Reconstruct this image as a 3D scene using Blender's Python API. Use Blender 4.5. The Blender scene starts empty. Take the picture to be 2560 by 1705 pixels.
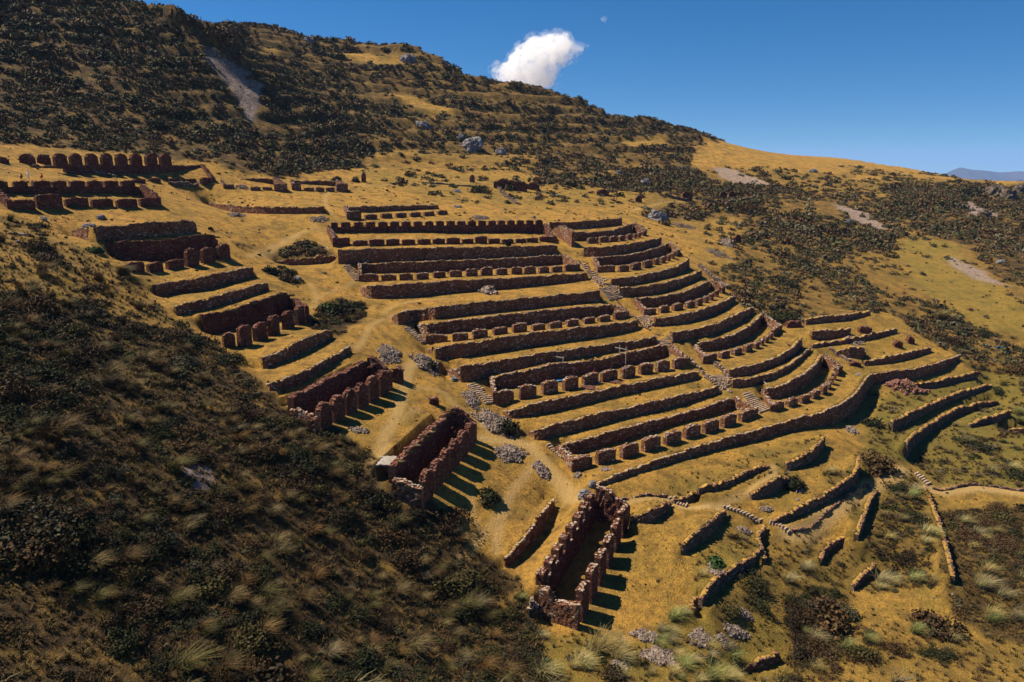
import bpy, math, random
import numpy as np
from math import atan, tan, sin, cos, radians, hypot, pi
from mathutils import Vector, Euler
random.seed(7); RNG = np.random.default_rng(11)
SC = bpy.context.scene
# ------------------------------------------------------------------ camera, world, sun, exposure
F = 1828.0; HOR = 400.0; PIT = atan((852.5-HOR)/F)
cam_d = bpy.data.cameras.new('camera'); cam = bpy.data.objects.new('camera', cam_d); SC.collection.objects.link(cam)
cam_d.sensor_width = 36; cam_d.lens = 36*F/2560; cam_d.clip_start = 0.5; cam_d.clip_end = 60000
cam.location = (0, 0, 0); cam.rotation_euler = (pi/2-PIT, 0, 0); SC.camera = cam
SUN_EL = radians(54); SUN_AZ = radians(-14)          # light travels towards +X, slightly towards the viewer
w = bpy.data.worlds.new('World'); SC.world = w; w.use_nodes = True
nt = w.node_tree; nt.nodes.clear()
out = nt.nodes.new('ShaderNodeOutputWorld'); bg = nt.nodes.new('ShaderNodeBackground'); sky = nt.nodes.new('ShaderNodeTexSky')
sky.sky_type = 'NISHITA'; sky.sun_disc = False; sky.sun_elevation = SUN_EL; sky.sun_rotation = radians(-76)
sky.altitude = 3600; sky.air_density = 1.15; sky.dust_density = 0.0; sky.ozone_density = 4.0
tc = nt.nodes.new('ShaderNodeTexCoord'); mp = nt.nodes.new('ShaderNodeMapping'); mp.inputs['Location'].default_value = (0, 0, 0.065)
nt.links.new(tc.outputs['Generated'], mp.inputs['Vector']); nt.links.new(mp.outputs['Vector'], sky.inputs['Vector'])
hs_ = nt.nodes.new('ShaderNodeHueSaturation'); hs_.inputs['Saturation'].default_value = 1.3; nt.links.new(sky.outputs['Color'], hs_.inputs['Color']); nt.links.new(hs_.outputs['Color'], bg.inputs['Color']); bg.inputs['Strength'].default_value = 0.045
nt.links.new(bg.outputs['Background'], out.inputs['Surface'])
sd = bpy.data.lights.new('sun', 'SUN'); sd.energy = 3.7; sd.angle = radians(0.5); sd.color = (1.0, 0.93, 0.80)
so = bpy.data.objects.new('sun', sd); SC.collection.objects.link(so)
ld = Vector((cos(SUN_AZ)*cos(SUN_EL), sin(SUN_AZ)*cos(SUN_EL), -sin(SUN_EL)))
sd.color = (1.0, .90, .74)
so.rotation_euler = ld.to_track_quat('-Z', 'Y').to_euler()
SC.view_settings.view_transform = 'Standard'; SC.view_settings.look = 'None'; SC.view_settings.gamma = 1
SC.view_settings.exposure = 1.28
SC.render.engine = 'CYCLES'; SC.render.resolution_x = 1024; SC.render.resolution_y = 682
SC.cycles.max_bounces = 10; SC.cycles.diffuse_bounces = 2; SC.cycles.volume_bounces = 8
COL = SC.collection
# ------------------------------------------------------------------ survey helpers: photo bearings -> ground positions
ZO = {'1':(0,300,2.941),'2':(700,400,2.941),'3':(1200,400,2.941),'4':(400,600,2.941),'5':(900,750,2.941),'6':(1500,700,2.941),
      'N':(700,900,2.941),'M':(1200,1150,2.941),'Q':(1760,1100,2.941),'R':(1760,350,2.941),'X':(1000,1240,3.92),
      'Y':(1960,780,3.92),'Z':(500,50,2.941),'C':(1150,0,3.92),'V':(0,0,.9195),'S':(0,0,1.)}
def S(z, x, y):
    o = ZO[z]; return (o[0]+x/o[2], o[1]+y/o[2])
def ray(u, v):
    x = (u-1280)/F; y = (852.5-v)/F
    return np.array((x, cos(PIT)+y*sin(PIT), -sin(PIT)+y*cos(PIT)))
def at_z(u, v, z):
    r = ray(u, v); return r*(z/r[2])
def at_y(u, v, Y):
    r = ray(u, v); return r*(Y/r[1])
def proj(X, Y, Z):
    f = Y*cos(PIT)-Z*sin(PIT); up = Y*sin(PIT)+Z*cos(PIT); f = np.maximum(f, 1e-3)
    return 1280+F*X/f, 852.5-F*up/f
def vnoise(x, y, seed):
    xi = np.floor(x).astype(np.int64); yi = np.floor(y).astype(np.int64); fx = x-xi; fy = y-yi
    fx = fx*fx*(3-2*fx); fy = fy*fy*(3-2*fy)
    def h(a, b):
        n = (a*374761393+b*668265263+seed*1442695041) & 0x7fffffff
        n = ((n ^ (n >> 13))*1274126177) & 0x7fffffff
        n = n ^ (n >> 16); return (n & 0xffff)/32767.5-1
    return (h(xi,yi)*(1-fx)+h(xi+1,yi)*fx)*(1-fy)+(h(xi,yi+1)*(1-fx)+h(xi+1,yi+1)*fx)*fy
def fbm(x, y, seed, o=4):
    s = 0; a = 1; t = 0
    for k in range(o):
        s = s+a*vnoise(x*2**k, y*2**k, seed+k); t += a; a *= .55
    return s/t
# ------------------------------------------------------------------ retaining walls (x, crest, foot) read from the photo
# name, zoom, foot level, points, extra points, label
WALLS = [
('WB','5',-40,[(1470,1075,1112),(1570,1052,1130),(1750,1002,1082),(1900,960,1045),(2100,905,985),(2353,845,905)],[('6',800,930,1000),('6',975,870,945)],0,''),
('WC','5','WB',[(1240,970,990),(1310,955,1030),(1500,905,985),(1700,850,935),(1900,810,880),(2100,765,835),(2353,705,775)],[('6',870,790,835)],0,'long stone terrace wall, first above the back wall of the lowest row of stone piers'),
('WD','5','WC',[(1050,825,840),(1130,812,870),(1400,740,825),(1600,705,780),(1800,660,730),(2000,620,685),(2353,550,610)],[('6',725,680,725)],0,'stone terrace wall directly below the row of tall square piers under restoration'),
('WE','5','WD',[(985,575,660),(1240,520,620),(1450,475,580),(1700,455,530),(1870,415,495),(2000,385,470),(2255,335,420)],[],0,''),
('WF','5','WE',[(640,525,545),(740,498,605),(980,460,560),(1240,410,500),(1450,380,455),(1750,338,400),(2000,305,365),(2180,275,330)],[],-.6,'stone terrace wall behind the two wooden pole frames'),
('WG','5','WF',[(500,372,390),(600,350,440),(900,305,400),(1200,255,355),(1500,220,310),(1800,185,265),(2047,155,215)],[],0,'terrace wall whose left end meets the dark bushy stone heap'),
('WH','5','WG',[(430,185,225),(530,175,250),(800,145,225),(1100,108,190),(1500,68,150),(1850,40,100)],[],0,''),
('WI','2','WH',[(820,1165,1175),(870,1125,1212),(1000,1105,1190),(1200,1080,1165),(1500,1045,1130),(1800,1020,1100),(2100,990,1065),(2353,965,1045)],[],0,'terrace wall with a rounded left end, facing the wide grass tread'),
('WJ','2','WI',[(590,945,975),(640,935,1015),(800,922,1018),(1000,910,1008),(1200,895,985),(1450,880,965),(1700,870,945),(2000,850,915),(2260,835,890)],[],0,'terrace wall with the rock outcrop standing at its foot'),
('WK','2','WJ',[(600,770,835),(900,755,830),(1200,745,820),(1500,735,800),(1800,720,785),(2070,700,765)],[],0,''),
('WL','2','WK',[(430,665,765),(700,655,757),(1000,650,745),(1300,645,730),(1600,640,718),(1850,635,704),(2040,630,694)],[],0,'straight terrace wall just below the long storehouse with many battlement blocks'),
('RM','6',-40,[(1195,815,868),(1260,798,875),(1400,748,840),(1530,670,770),(1600,600,690),(1630,550,640)],[],0,''),
('RL','6','RM',[(975,740,795),(1100,725,780),(1250,690,735),(1400,620,660),(1550,500,525)],[],0,'low curved terrace wall with a long pale pole leaning on it'),
('RK','6','RL',[(950,665,725),(1100,630,700),(1250,590,650),(1400,510,590),(1485,425,510)],[],0,'curved terrace wall just above the low wall with the leaning pale pole'),
('RJ','6','RK',[(690,470,520),(770,455,525),(900,430,500),(1050,370,450),(1130,315,390),(1190,255,330)],[],0,''),
('RI','3','RJ',[(1415,1275,1345),(1600,1240,1310),(1750,1200,1270),(1900,1130,1205),(2010,1085,1130)],[],0,'curved terrace wall beside the short flight of steps at the middle of the central stair'),
('RH','3','RI',[(1290,1165,1225),(1450,1145,1210),(1600,1110,1180),(1750,1060,1125),(1880,1000,1040)],[],0,'curved terrace wall one level below the third right-hand pier row from the top'),
('RG','3','RH',[(1155,1025,1085),(1300,1010,1078),(1450,985,1055),(1560,950,1025),(1690,890,950)],[],0,''),
('RF','3','RG',[(1025,945,1010),(1200,930,1000),(1350,905,975),(1500,865,925),(1630,815,865)],[],0,'curved terrace wall ending left at the lower end of the double stair flight'),
('RE','3','RF',[(965,875,930),(1100,865,925),(1300,825,885),(1450,785,845),(1540,725,800)],[],0,'strongly curved terrace wall just below the second right-hand pier row from the top'),
('RD','3','RE',[(850,720,775),(1000,710,770),(1150,690,745),(1300,650,710),(1390,615,665)],[],0,''),
('RC','3','RD',[(760,650,712),(900,640,710),(1050,625,695),(1200,600,675),(1335,575,635)],[],-.5,'curved terrace wall just below the uppermost right-hand pier row with the tall gable'),
('RB','3','RC',[(690,535,597),(900,528,585),(1020,505,565),(1120,470,530)],[],0,''),
('RA','3','RB',[(510,463,512),(700,455,510),(900,440,495),(1045,430,478)],[],0,'uppermost terrace wall right of the long battlemented storehouse'),
('LG','4',-28,[(780,1065,1085),(830,1052,1108),(1000,1000,1055),(1200,900,950),(1405,785,830)],[],0,'low stone terrace wall just above the roofless store with round-topped piers in the left middle'),
('LF','4','LG',[(735,890,930),(780,868,942),(950,795,880),(1120,710,800),(1270,665,720)],[],0,'stone terrace wall just below the row of five tall round piers'),
('LE','4','LF',[(330,550,717),(500,535,672),(650,480,630),(800,435,590),(930,395,535),(985,440,520)],[],0,''),
('LD','1','LE',[(1300,1375,1440),(1380,1355,1425),(1600,1300,1370),(1800,1245,1310),(1980,1195,1250)],[],0,'lower of two parallel terrace walls on the left block, green plants on its crest'),
('LC','1','LD',[(1160,1212,1312),(1290,1195,1280),(1500,1158,1255),(1700,1115,1200),(1870,1085,1155)],[],0,'upper of two parallel terrace walls on the left block, just below three round piers'),
('LA','1',-13.0,[(530,815,850),(680,795,888),(900,775,882),(1200,752,855),(1400,745,830),(1450,765,820)],[],0,'uppermost dark terrace wall of the left block, facing bare grass'),
('LI','X',-43.6,[(1020,622,690),(1060,600,690),(1230,410,545),(1400,175,320),(1515,45,100)],[],0,'straight free terrace wall with a dark shadow beside the nearest roofless store'),
('XL','4',-21.3,[(860,158,190),(1000,140,185),(1100,130,180),(1300,118,165)],[],0,'low wall joining on the left of the straight terrace wall under the long storehouse'),
('UA','Z',-12.5,[(70,1350,1400),(250,1370,1415),(480,1378,1425),(700,1378,1425),(910,1378,1425)],[],0,'long dark wall on the upper flat, left of the small pier row'),
('SA','Y',-34.2,[(215,70,125),(400,45,105),(600,30,88),(850,-5,27)],[],0,'uppermost stone wall at the right end of the terraces, below the bushes'),
('SB','Y',-35.9,[(275,195,270),(480,175,285),(650,170,250)],[],0,'crumbling wall stub with a rounded dark end, right block edge'),
('SC','Y',-37.0,[(280,325,355),(500,290,325),(700,255,300),(880,215,265),(1110,165,205)],[],0,'low winding wall below the crumbling stub at the right end'),
('SD','Y',-38.5,[(510,390,440),(750,345,455),(800,400,440)],[],0,'short dark wall stub with rounded right end, above the low pale-topped wall'),
('SE','Y',-40,[(790,490,530),(1100,425,490),(1440,350,395)],[],0,'low pale-topped wall on the big lowest terrace, right end'),
('GA','Y',-43.9,[(1290,715,760),(1480,685,745),(1700,635,690),(1900,600,655)],[],0,'ragged low wall with rubble, first below the big curved wall on the far right'),
('GB','Y',-45.6,[(1060,1080,1190),(1250,990,1080),(1500,880,950),(1700,800,860),(1880,750,800),(2040,710,735)],[],0,'overgrown terrace wall, second below the big curved wall on the far right'),
('GC','Y',-47.8,[(1195,1290,1490),(1250,1220,1370),(1400,1125,1220),(1660,970,1040),(1900,900,955),(2100,870,905)],[],0,'overgrown terrace wall that bends towards the viewer, far right'),
('GD','Y',-48.2,[(1830,1095,1135),(2000,1040,1095),(2220,975,1025)],[],0,'short overgrown terrace wall, lowest and furthest right of the green terraces'),
('HA','Q',-43.2,[(610,185,225),(720,120,200),(820,60,150),(890,-25,50)],[],0,'rough terrace wall with shrubs against it under the big curved wall'),
('HB','Q',-45.3,[(510,600,625),(630,540,590),(800,450,510),(950,365,440),(1115,235,330),(1140,120,230)],[],0,'long rough wall above the stone-edged path, lower right'),
('HC','M',-43.1,[(1110,430,455),(1230,385,465),(1320,345,430),(1410,312,345)],[],0,'short wall below the thin straight path, right of the nearest store'),
('HD','M',-44.3,[(1490,640,700),(1600,540,625),(1700,450,550),(1812,375,415)],[],0,'straight diagonal wall with a black shadow, below the stone-stepped path'),
('HE','M',-46.4,[(1640,1020,1075),(1720,900,985),(1830,820,890),(1960,740,815),(2085,665,725)],[],0,'rough dark wall near the green bush, lower right centre'),
('HF','M',-42.3,[(1610,215,240),(1780,170,215),(1940,105,140),(2030,68,95),(2130,38,58)],[],0,'low broken wall on the slope below the lowest pier row'),
('HQ','Q',-43.6,[(350,405,440),(460,335,415),(560,272,365),(640,305,345)],[],0,'rough earth and stone bank below the curved footpath, lower right'),
('GE','Y',-50.6,[(2090,1170,1205),(2250,1155,1195),(2352,1150,1190)],[],0,'low overgrown wall cut by the right edge of the photo'),
('HG','Q',-50.3,[(1100,1080,1110),(1160,1010,1060),(1260,920,975)],[],0,'short dark wall among shrubs at the lower right'),
('HH','M',-51,[(1940,1530,1568),(2050,1490,1540),(2200,1430,1490)],[],0,'dark low wall at the bottom edge of the slope'),
]
# walls levelled from the crest: name, crest level, points (zoom, x, crest, foot or height)
TWALLS = [
('WA',-40.2,[('6',-12,1498,1522),('6',150,1430,1465),('6',300,1370,1412),('6',450,1322,1370),('6',600,1270,1322),('6',750,1222,1282),('6',900,1175,1240),('6',1050,1135,1205),('6',1200,1095,1170),('6',1400,1035,1112),('6',1600,985,1080),('6',1750,930,1050),('6',1860,865,1010),('6',1920,800,950),('6',1960,740,890),('Y',870,615,725),('Y',1000,592,692),('Y',1300,555,650),('Y',1550,490,585),('Y',1730,425,470)],'longest curved terrace wall, sweeping below the lowest pier rows to the right edge'),
('HK',-47.6,[('Q',1850,1000,1.2),('Q',1780,720,1.5),('Q',1720,540,1.5),('Q',1640,340,1.0)],'wall running downhill with a black shadow line, far lower right'),
('HM',-45.6,[('M',2105,720,.9),('M',2085,640,1.3),('M',2062,560,1.3),('M',2110,490,.7)],'rough wall bending downhill below the stone steps, lower right'),
('HN',-42.6,[('M',1415,300,.3),('M',1480,290,.5),('M',1560,262,.8),('M',1620,235,.8)],'low overgrown bank wall beside the thin path'),
('HO',-47.6,[('Q',870,880,.8),('Q',900,800,1.2),('Q',980,745,1.0),('Q',1080,725,.6)],'ruined wall corner among brown shrubs, lower right'),
('HP',-46.3,[('M',1590,1100,.9),('M',1570,1050,1.1),('M',1600,1010,.8)],'short rough wall end near the bright green bush'),
('HL',-46.2,[('Q',1140,690,.9),('Q',1180,590,1.3),('Q',1220,470,1.3),('Q',1280,360,.6)],'short wall running downhill beside the stone-edged path'),
]
# explicit earth steps: name, [(x,y,foot,crest)]
RAW = [
('b5',[(3.1,67.6,-46.2,-43.3),(6.5,76,-45.3,-42.6),(10.2,84.4,-44.4,-41.6)]),
('b4',[(-12.9,75.8,-37,-35.2),(-8.1,93.7,-37,-35.2)]),
('b4bank',[(-15.2,76.6,-35.2,-33.3),(-10.6,94.4,-35.2,-33.6)]),
('b3',[(-26.2,84.8,-31.5,-29.4),(-20.7,100.2,-31.5,-29.4)]),
('b3bank',[(-28.2,85.6,-29.4,-28.5),(-22.6,101,-29.4,-28.3)]),
]
WG = {}; TOP = {}
for nm, z, lv, p, ex, off, lab in WALLS:
    L = TOP[lv] if isinstance(lv, str) else lv
    pts = [(z,)+q for q in p]+ex; o = []; ts = []
    for i, (zz, x, t, b) in enumerate(pts):
        Lb = L+off*max(0, 1-i/3.)
        u, vt = S(zz, x, t); _, vb = S(zz, x, b); P = at_z(u, vb, Lb); Q = at_y(u, vt, P[1])
        o.append((P[0], P[1], Lb, Q[2])); ts.append(Q[2])
    ts.sort(); TOP[nm] = ts[len(ts)//2]; WG[nm] = o
for nm, L, pts, lab in TWALLS:
    o = []
    for zz, x, t, b in pts:
        u, vt = S(zz, x, t); P = at_z(u, vt, L)
        zb = L-b if b < 6 else at_y(*S(zz, x, b), P[1])[2]
        o.append((P[0], P[1], zb, L))
    WG[nm] = o
WG['LB'] = [(*at_y(u, v, Y)[:2], z, at_y(u, v, Y)[2]) for u, v, Y, z in ((262,608,123,-17.0),(400,602,127,-17.0),(520,588,134,-16.7),(545,604,137,-16.4))]
for nm, o in RAW: WG[nm] = o
def resample(pts, step):
    out = [pts[0]]
    for a, b in zip(pts[:-1], pts[1:]):
        n = max(1, int(round(hypot(b[0]-a[0], b[1]-a[1])/step)))
        for k in range(1, n+1): out.append(tuple(a[i]+(b[i]-a[i])*k/n for i in range(len(a))))
    return out
def smooth(pts, n=2):
    # Catmull-Rom through the surveyed points so curved walls read as curves
    if len(pts) < 3: return pts
    P = [np.array(p, float) for p in pts]; P = [2*P[0]-P[1]]+P+[2*P[-1]-P[-2]]; out = []
    for i in range(1, len(P)-2):
        for k in range(4):
            t = k/4.; a, b, c, d = P[i-1], P[i], P[i+1], P[i+2]
            out.append(tuple(.5*((2*b)+(c-a)*t+(2*a-5*b+4*c-d)*t*t+(3*b-a-3*c+d)*t**3)))
    out.append(tuple(P[-2])); return out
for k in list(WG):
    if k != 'WA' or True: WG[k] = smooth(WG[k])
# keep every tread at least ~2.3 m deep: slide the upper wall out along its own sight lines (level changes with it)
PAR = [(wl[0], wl[2]) for wl in WALLS if isinstance(wl[2], str)]+[('LA','LB'),('SC','SD'),('SB','SC'),('SD','SE'),('GB','GC')]
for it in range(3):
    for b, a in PAR:
        A = np.array([p[:2] for p in resample(WG[a], .6)]); o = []
        for p in WG[b]:
            d = np.hypot(A[:,0]-p[0], A[:,1]-p[1]); k = d.argmin(); dk = d[k] if (p[1] > A[k,1] or d[k] > 3) else -d[k]
            if k in (0, len(A)-1) and d[k] > .35: dk = max(dk, 2.35-min(.5, max(0, 2-d[k])))
            s_ = 1+max(0, 2.35-dk)*.8/p[1]
            o.append((p[0]*s_, p[1]*s_, p[2]*s_, p[3]*s_))
        WG[b] = o
import itertools
def mind(A, B):
    A = np.array([p[:2] for p in resample(A, .6)]); B = np.array([p[:2] for p in resample(B, .6)]); return np.hypot(*(A[:,None]-B[None]).transpose(2,0,1)).min()
if 0:
  for a, b in itertools.combinations(WG, 2):
    m_ = mind(WG[a], WG[b])
    if m_ < 2.0: print('CLOSE', a, b, round(float(m_), 2))
# ------------------------------------------------------------------ ground: polar grid solved between the surveyed levels
DT = .0028; DR = .0034; TH0 = -1.0; NT = int(2.0/DT)+1; R0 = 24.; NR = int(math.log(660/R0)/DR)+1
th = TH0+DT*np.arange(NT); lr = math.log(R0)+DR*np.arange(NR); RR = np.exp(lr)
GX = RR[:,None]*np.sin(th)[None,:]; GY = RR[:,None]*np.cos(th)[None,:]
val = np.full((NR, NT), np.nan)
def cell(X, Y):
    return (np.log(np.hypot(X, Y))-lr[0])/DR, (np.arctan2(X, Y)-TH0)/DT
PTM = []
def blob(X, Y, z, rad=2.0):
    i, j = cell(X, Y); i = int(round(float(i))); j = int(round(float(j)))
    if 0 <= i < NR and 0 <= j < NT: val[max(0,i-1):i+2, max(0,j-1):j+2] = z
def line(pts, rel=.4):
    for a, b in zip(pts[:-1], pts[1:]):
        n = max(1, int(hypot(b[0]-a[0], b[1]-a[1])/(max(a[1], 30)*.004)))
        for k in range(n+1):
            q = [a[i]+(b[i]-a[i])*k/n for i in range(3)]; blob(*q)
# loose survey: (u, v, distance Y) positive third value; negative third value = level z
PTS = [(620,590,155),(560,545,165),(480,520,158),(700,520,190),(600,505,185),(400,480,165),(250,420,175),(100,425,172),(100,440,150),(300,440,155),
(1130,480,232),(1400,500,236),(1180,450,252),(900,460,235),(760,490,205),(1000,500,215),(500,490,172),(1250,540,205),(1480,520,236),(1500,560,212),(1640,560,222),(1650,600,205),(1700,520,260),(1750,480,280),(1900,500,300),(1800,580,230),
(1750,620,205),(1790,660,187),(1850,720,172),(1920,760,168),(2000,650,200),(2100,720,188),(2250,700,200),(2400,700,210),(2400,600,250),(2520,800,172),(2300,800,165),(2150,770,165),(2100,560,260),(2300,560,280),(2200,480,330),(2000,450,330),(2450,500,320),(2540,640,240),(2480,880,160),(2400,850,162),
(1700,440,335),(1500,430,310),(1300,430,285),(1100,425,275),(900,420,262),(700,430,245),(560,430,205),(450,400,200),(200,385,192),(0,390,180),
(100,250,225),(300,250,235),(100,100,255),(450,150,270),(300,120,258),(560,300,262),(700,250,330),(1000,280,350),(1300,330,370),(1600,380,400),(850,180,385),(640,160,350),(1150,260,380),
(1700,1250,-42.6),(1900,1290,-43.8),(2060,1320,-46.2),(1850,1380,-45.9),(1700,1310,-43.4),(1780,1250,-43.0),(1600,1400,-44.9),(1700,1480,-46.4),(1500,1500,-46.0),(1480,1360,-44.7),
(1400,1650,-49),(1600,1600,-49),(1750,1560,-49.5),(2000,1650,-52),(2500,1690,-55),(2500,1300,-52),(2350,1220,-49.0),(2200,1250,-47.5),(2150,1400,-50),(2300,1500,-52.5),(2000,1480,-50),(2500,1020,-46.1),(2560,1130,-49.3),(2560,900,-43.2),
(0,1700,-31),(300,1690,-33),(600,1650,-36),(900,1650,-41),(1100,1690,-46),(1200,1600,-47.5),(1270,1500,-45.5),(1150,1450,-43.5),(1000,1500,-42),(900,1400,-39.5),(900,1270,-36.5),(600,1400,-34),(300,1400,-30.5),(0,1400,-27),(0,1100,-22),(300,1100,-25.3),(600,1100,-29),(720,1090,-30.5),(760,1030,-30.6),(850,1180,-34.2),(980,1240,-36.7),
(0,800,-16.5),(200,800,-19),(300,900,-22.5),(450,850,-23.8),(560,940,-26.6),(600,850,-25.8),(0,650,-12.8),(150,640,-13.6),(280,700,-17.5),(0,560,-10.2),(150,560,-10.9),(350,650,-18.2),(430,760,-22.0),
(880,850,-26.8),(960,900,-28.9),(1000,1000,-32.2),(1150,1000,-34.4),(1230,1080,-37.4),(1090,950,-32.5),(1350,1190,-41),(1430,1280,-42.6),(1330,1220,-41.8),(1400,1225,-41.8),(980,1080,-33.2),(950,1130,-33.6),(920,1180,-34.8),(870,1080,-31.7),(900,1120,-32.5),(1260,1200,-39.5),(1240,1300,-41.5),(1160,1380,-41.8),(1200,1300,-40.3),(1340,1290,-41.6),(1280,1340,-41.8),(1100,1330,-39),(1230,1420,-43.0),(1400,1330,-42.9),(1330,1430,-44.0),
(720,690,-21.6),(750,740,-23.0),(800,790,-24.9),(700,640,-19.5),(660,650,-19.5),(850,740,-24.6),(760,860,-26.6),(930,790,-26.2),(960,870,-28.4),(1020,700,-23.2),(620,680,-20.5),(500,640,-17.0),(560,620,-16.4),(520,600,-15.4),
(1560,700,-23.6),(1500,640,-21.0),(1480,680,-22.4),(1545,735,-26.4),(1440,610,-19.0),(1590,780,-28.0),(1620,840,-31.0),(1700,880,-33.4),(1690,850,-32.2),(1740,940,-36.3),(1800,960,-38.1),(1880,1000,-40.0),(2130,1090,-44.0)]
SKYL = [(-250,-260,300),(0,-150,290),(200,-45,285),(294,0,280),(370,13,278),(468,41,276),(530,66,280),(575,72,330),(609,67,400),(696,78,420),(826,103,420),(913,114,422),(1022,117,420),(1087,139,415),(1142,174,405),(1207,202,400),(1305,213,405),(1370,230,410),(1446,252,415),(1522,285,420),(1631,302,425),(1729,329,440),(1783,353,450),(1849,375,480),(1957,389,520),(2121,400,540),(2240,419,520),(2338,437,480),(2420,452,380),(2560,456,370),(2800,450,360)]
v0_ = np.isfinite(val); line([tuple(at_y(u, v-3, Y)) for u, v, Y in SKYL]); LMASK = np.isfinite(val) & ~v0_
for k, dz in ((1.1,-9),(1.3,-40)):
    line([(P[0]*k, P[1]*k, P[2]+dz) for P in (at_y(u, v, Y) for u, v, Y in SKYL)])
for z, pl in (('V',[(240,410,-4.6),(130,405,-4.6)]),): pass
# building floors (flat): corners in plan
def floor(c0, c1, wid, z0, z1):
    d = np.array(c1)-np.array(c0); L = np.hypot(*d); d = d/L; n = np.array((-d[1], d[0]))
    sx = (GX-c0[0])*d[0]+(GY-c0[1])*d[1]; sy = (GX-c0[0])*n[0]+(GY-c0[1])*n[1]
    m = (sx > -.6) & (sx < L+.6) & (sy > -1.0) & (sy < wid); val[m] = (z0+(z1-z0)*sx/L)[m]
floor((7.1,65.9),(14.5,82.7),4.2,-46.2,-44.4); floor((-9.7,74.9),(-4.9,92.8),3.0,-37,-37); floor((-22.7,83.4),(-17.2,98.8),3.3,-31.5,-31.5)
WDIST = np.full((NR, NT), 99.)
for nm in WG:
    base, upper = [], []
    for a, b in zip(WG[nm][:-1], WG[nm][1:]):
        dx, dy = b[0]-a[0], b[1]-a[1]; L = hypot(dx, dy)
        if L < .05: continue
        ii, jj = cell(np.array([a[0], b[0]]), np.array([a[1], b[1]])); pad = int(6/(hypot(a[0], a[1])*DT))+2
        i0, i1 = max(0, int(ii.min())-pad), min(NR, int(ii.max())+pad+1); j0, j1 = max(0, int(jj.min())-pad), min(NT, int(jj.max())+pad+1)
        X = GX[i0:i1, j0:j1]-a[0]; Y = GY[i0:i1, j0:j1]-a[1]
        s = (X*dx+Y*dy)/L; d = (-X*dy+Y*dx)/L; t = np.clip(s/L, 0, 1)
        ins = (s > -.12) & (s < L+.12)
        f = a[2]+(b[2]-a[2])*t; c = a[3]+(b[3]-a[3])*t
        v = val[i0:i1, j0:j1]
        sp = min(.68, max(.3, .3+(hypot(a[0], a[1])-80)*.0038)); m1 = ins & (d > -.9) & (d <= sp); m2 = ins & (d > sp) & (d < 1.5)
        v[m2] = c[m2]; v[m1] = f[m1]-.05
        wd = WDIST[i0:i1, j0:j1]; dd = np.hypot(X-dx*t, Y-dy*t); m = dd < 6; wd[m] = np.minimum(wd[m], dd[m])
for u, v, q in PTS:
    P = at_z(u, v, q) if q < 0 else at_y(u, v, q); i, j = cell(P[0], P[1]); i, j = int(i), int(j)
    if 0 <= i < NR and 0 <= j < NT and WDIST[i, j] > 3.0: blob(*P)
    else: print('near wall', u, v)
def solve(val):
    pyr = [val]
    while pyr[-1].shape[0] > 40:
        v = pyr[-1]; n, m = (v.shape[0]+1)//2*2, (v.shape[1]+1)//2*2
        p = np.full((n, m), np.nan); p[:v.shape[0], :v.shape[1]] = v; q = p.reshape(n//2, 2, m//2, 2)
        with np.errstate(all='ignore'):
            cnt = np.isfinite(q).sum((1,3)); sm = np.nansum(q, (1,3)); pyr.append(np.where(cnt > 0, sm/np.maximum(cnt,1), np.nan))
    z = None
    for lev in range(len(pyr)-1, -1, -1):
        v = pyr[lev]; fix = np.isfinite(v)
        if z is None: z = np.full(v.shape, np.nanmean(v))
        else: z = np.repeat(np.repeat(z, 2, 0), 2, 1)[:v.shape[0], :v.shape[1]]
        z = np.where(fix, v, z); its = 400 if lev > 2 else (160 if lev > 0 else 90); fr = np.where(fix, 0., 1.)
        for k in range(its):
            p = np.pad(z, 1, mode='edge'); a = (p[:-2,1:-1]+p[2:,1:-1]+p[1:-1,:-2]+p[1:-1,2:])*.25
            z = z+fr*(a-z)
    return z
GZ = solve(val)
FIX = np.isfinite(val)
# soften loose-survey cusps away from walls
lm = LMASK.astype(float)
for k in range(3):
    p = np.pad(lm, 1, mode='edge'); lm = np.maximum.reduce([p[:-2,1:-1], p[2:,1:-1], p[1:-1,:-2], p[1:-1,2:], lm])
free = np.clip((WDIST-1.6)/3.5, 0, 1)*(1-lm)
for st_, its in ((5, 25), (2, 20), (1, 12)):
    for k in range(its):
        p = np.pad(GZ, st_, mode='edge'); a = (p[:-2*st_,st_:-st_]+p[2*st_:,st_:-st_]+p[st_:-st_,:-2*st_]+p[st_:-st_,2*st_:])*.25; GZ = GZ+free*(a-GZ)
GU, GV = proj(GX, GY, GZ)
# ---- cover classes from surveyed outlines (view coordinates)
NZ1 = fbm(GX/9, GY/9, 3); NZ2 = fbm(GX/9, GY/9, 23)
NZ3 = fbm(GX/24, GY/30, 131, 4); NZ4 = fbm(GX/24, GY/30, 137, 4)
QU = (GU+NZ1*22*np.clip(GY/100,.5,1.5)+NZ3*np.clip(GY/3,20,70))*.9195; QV = (GV+NZ2*14+NZ4*np.where(GY > 150, 26, 12))*.9195
def inside(poly, X, Y):
    r = np.zeros(X.shape, bool); n = len(poly)
    for i in range(n):
        x0, y0 = poly[i]; x1, y1 = poly[(i+1) % n]
        if y0 == y1: continue
        c = ((y0 > Y) != (y1 > Y)) & (X < (x1-x0)*(Y-y0)/(y1-y0)+x0); r ^= c
    return r
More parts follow.
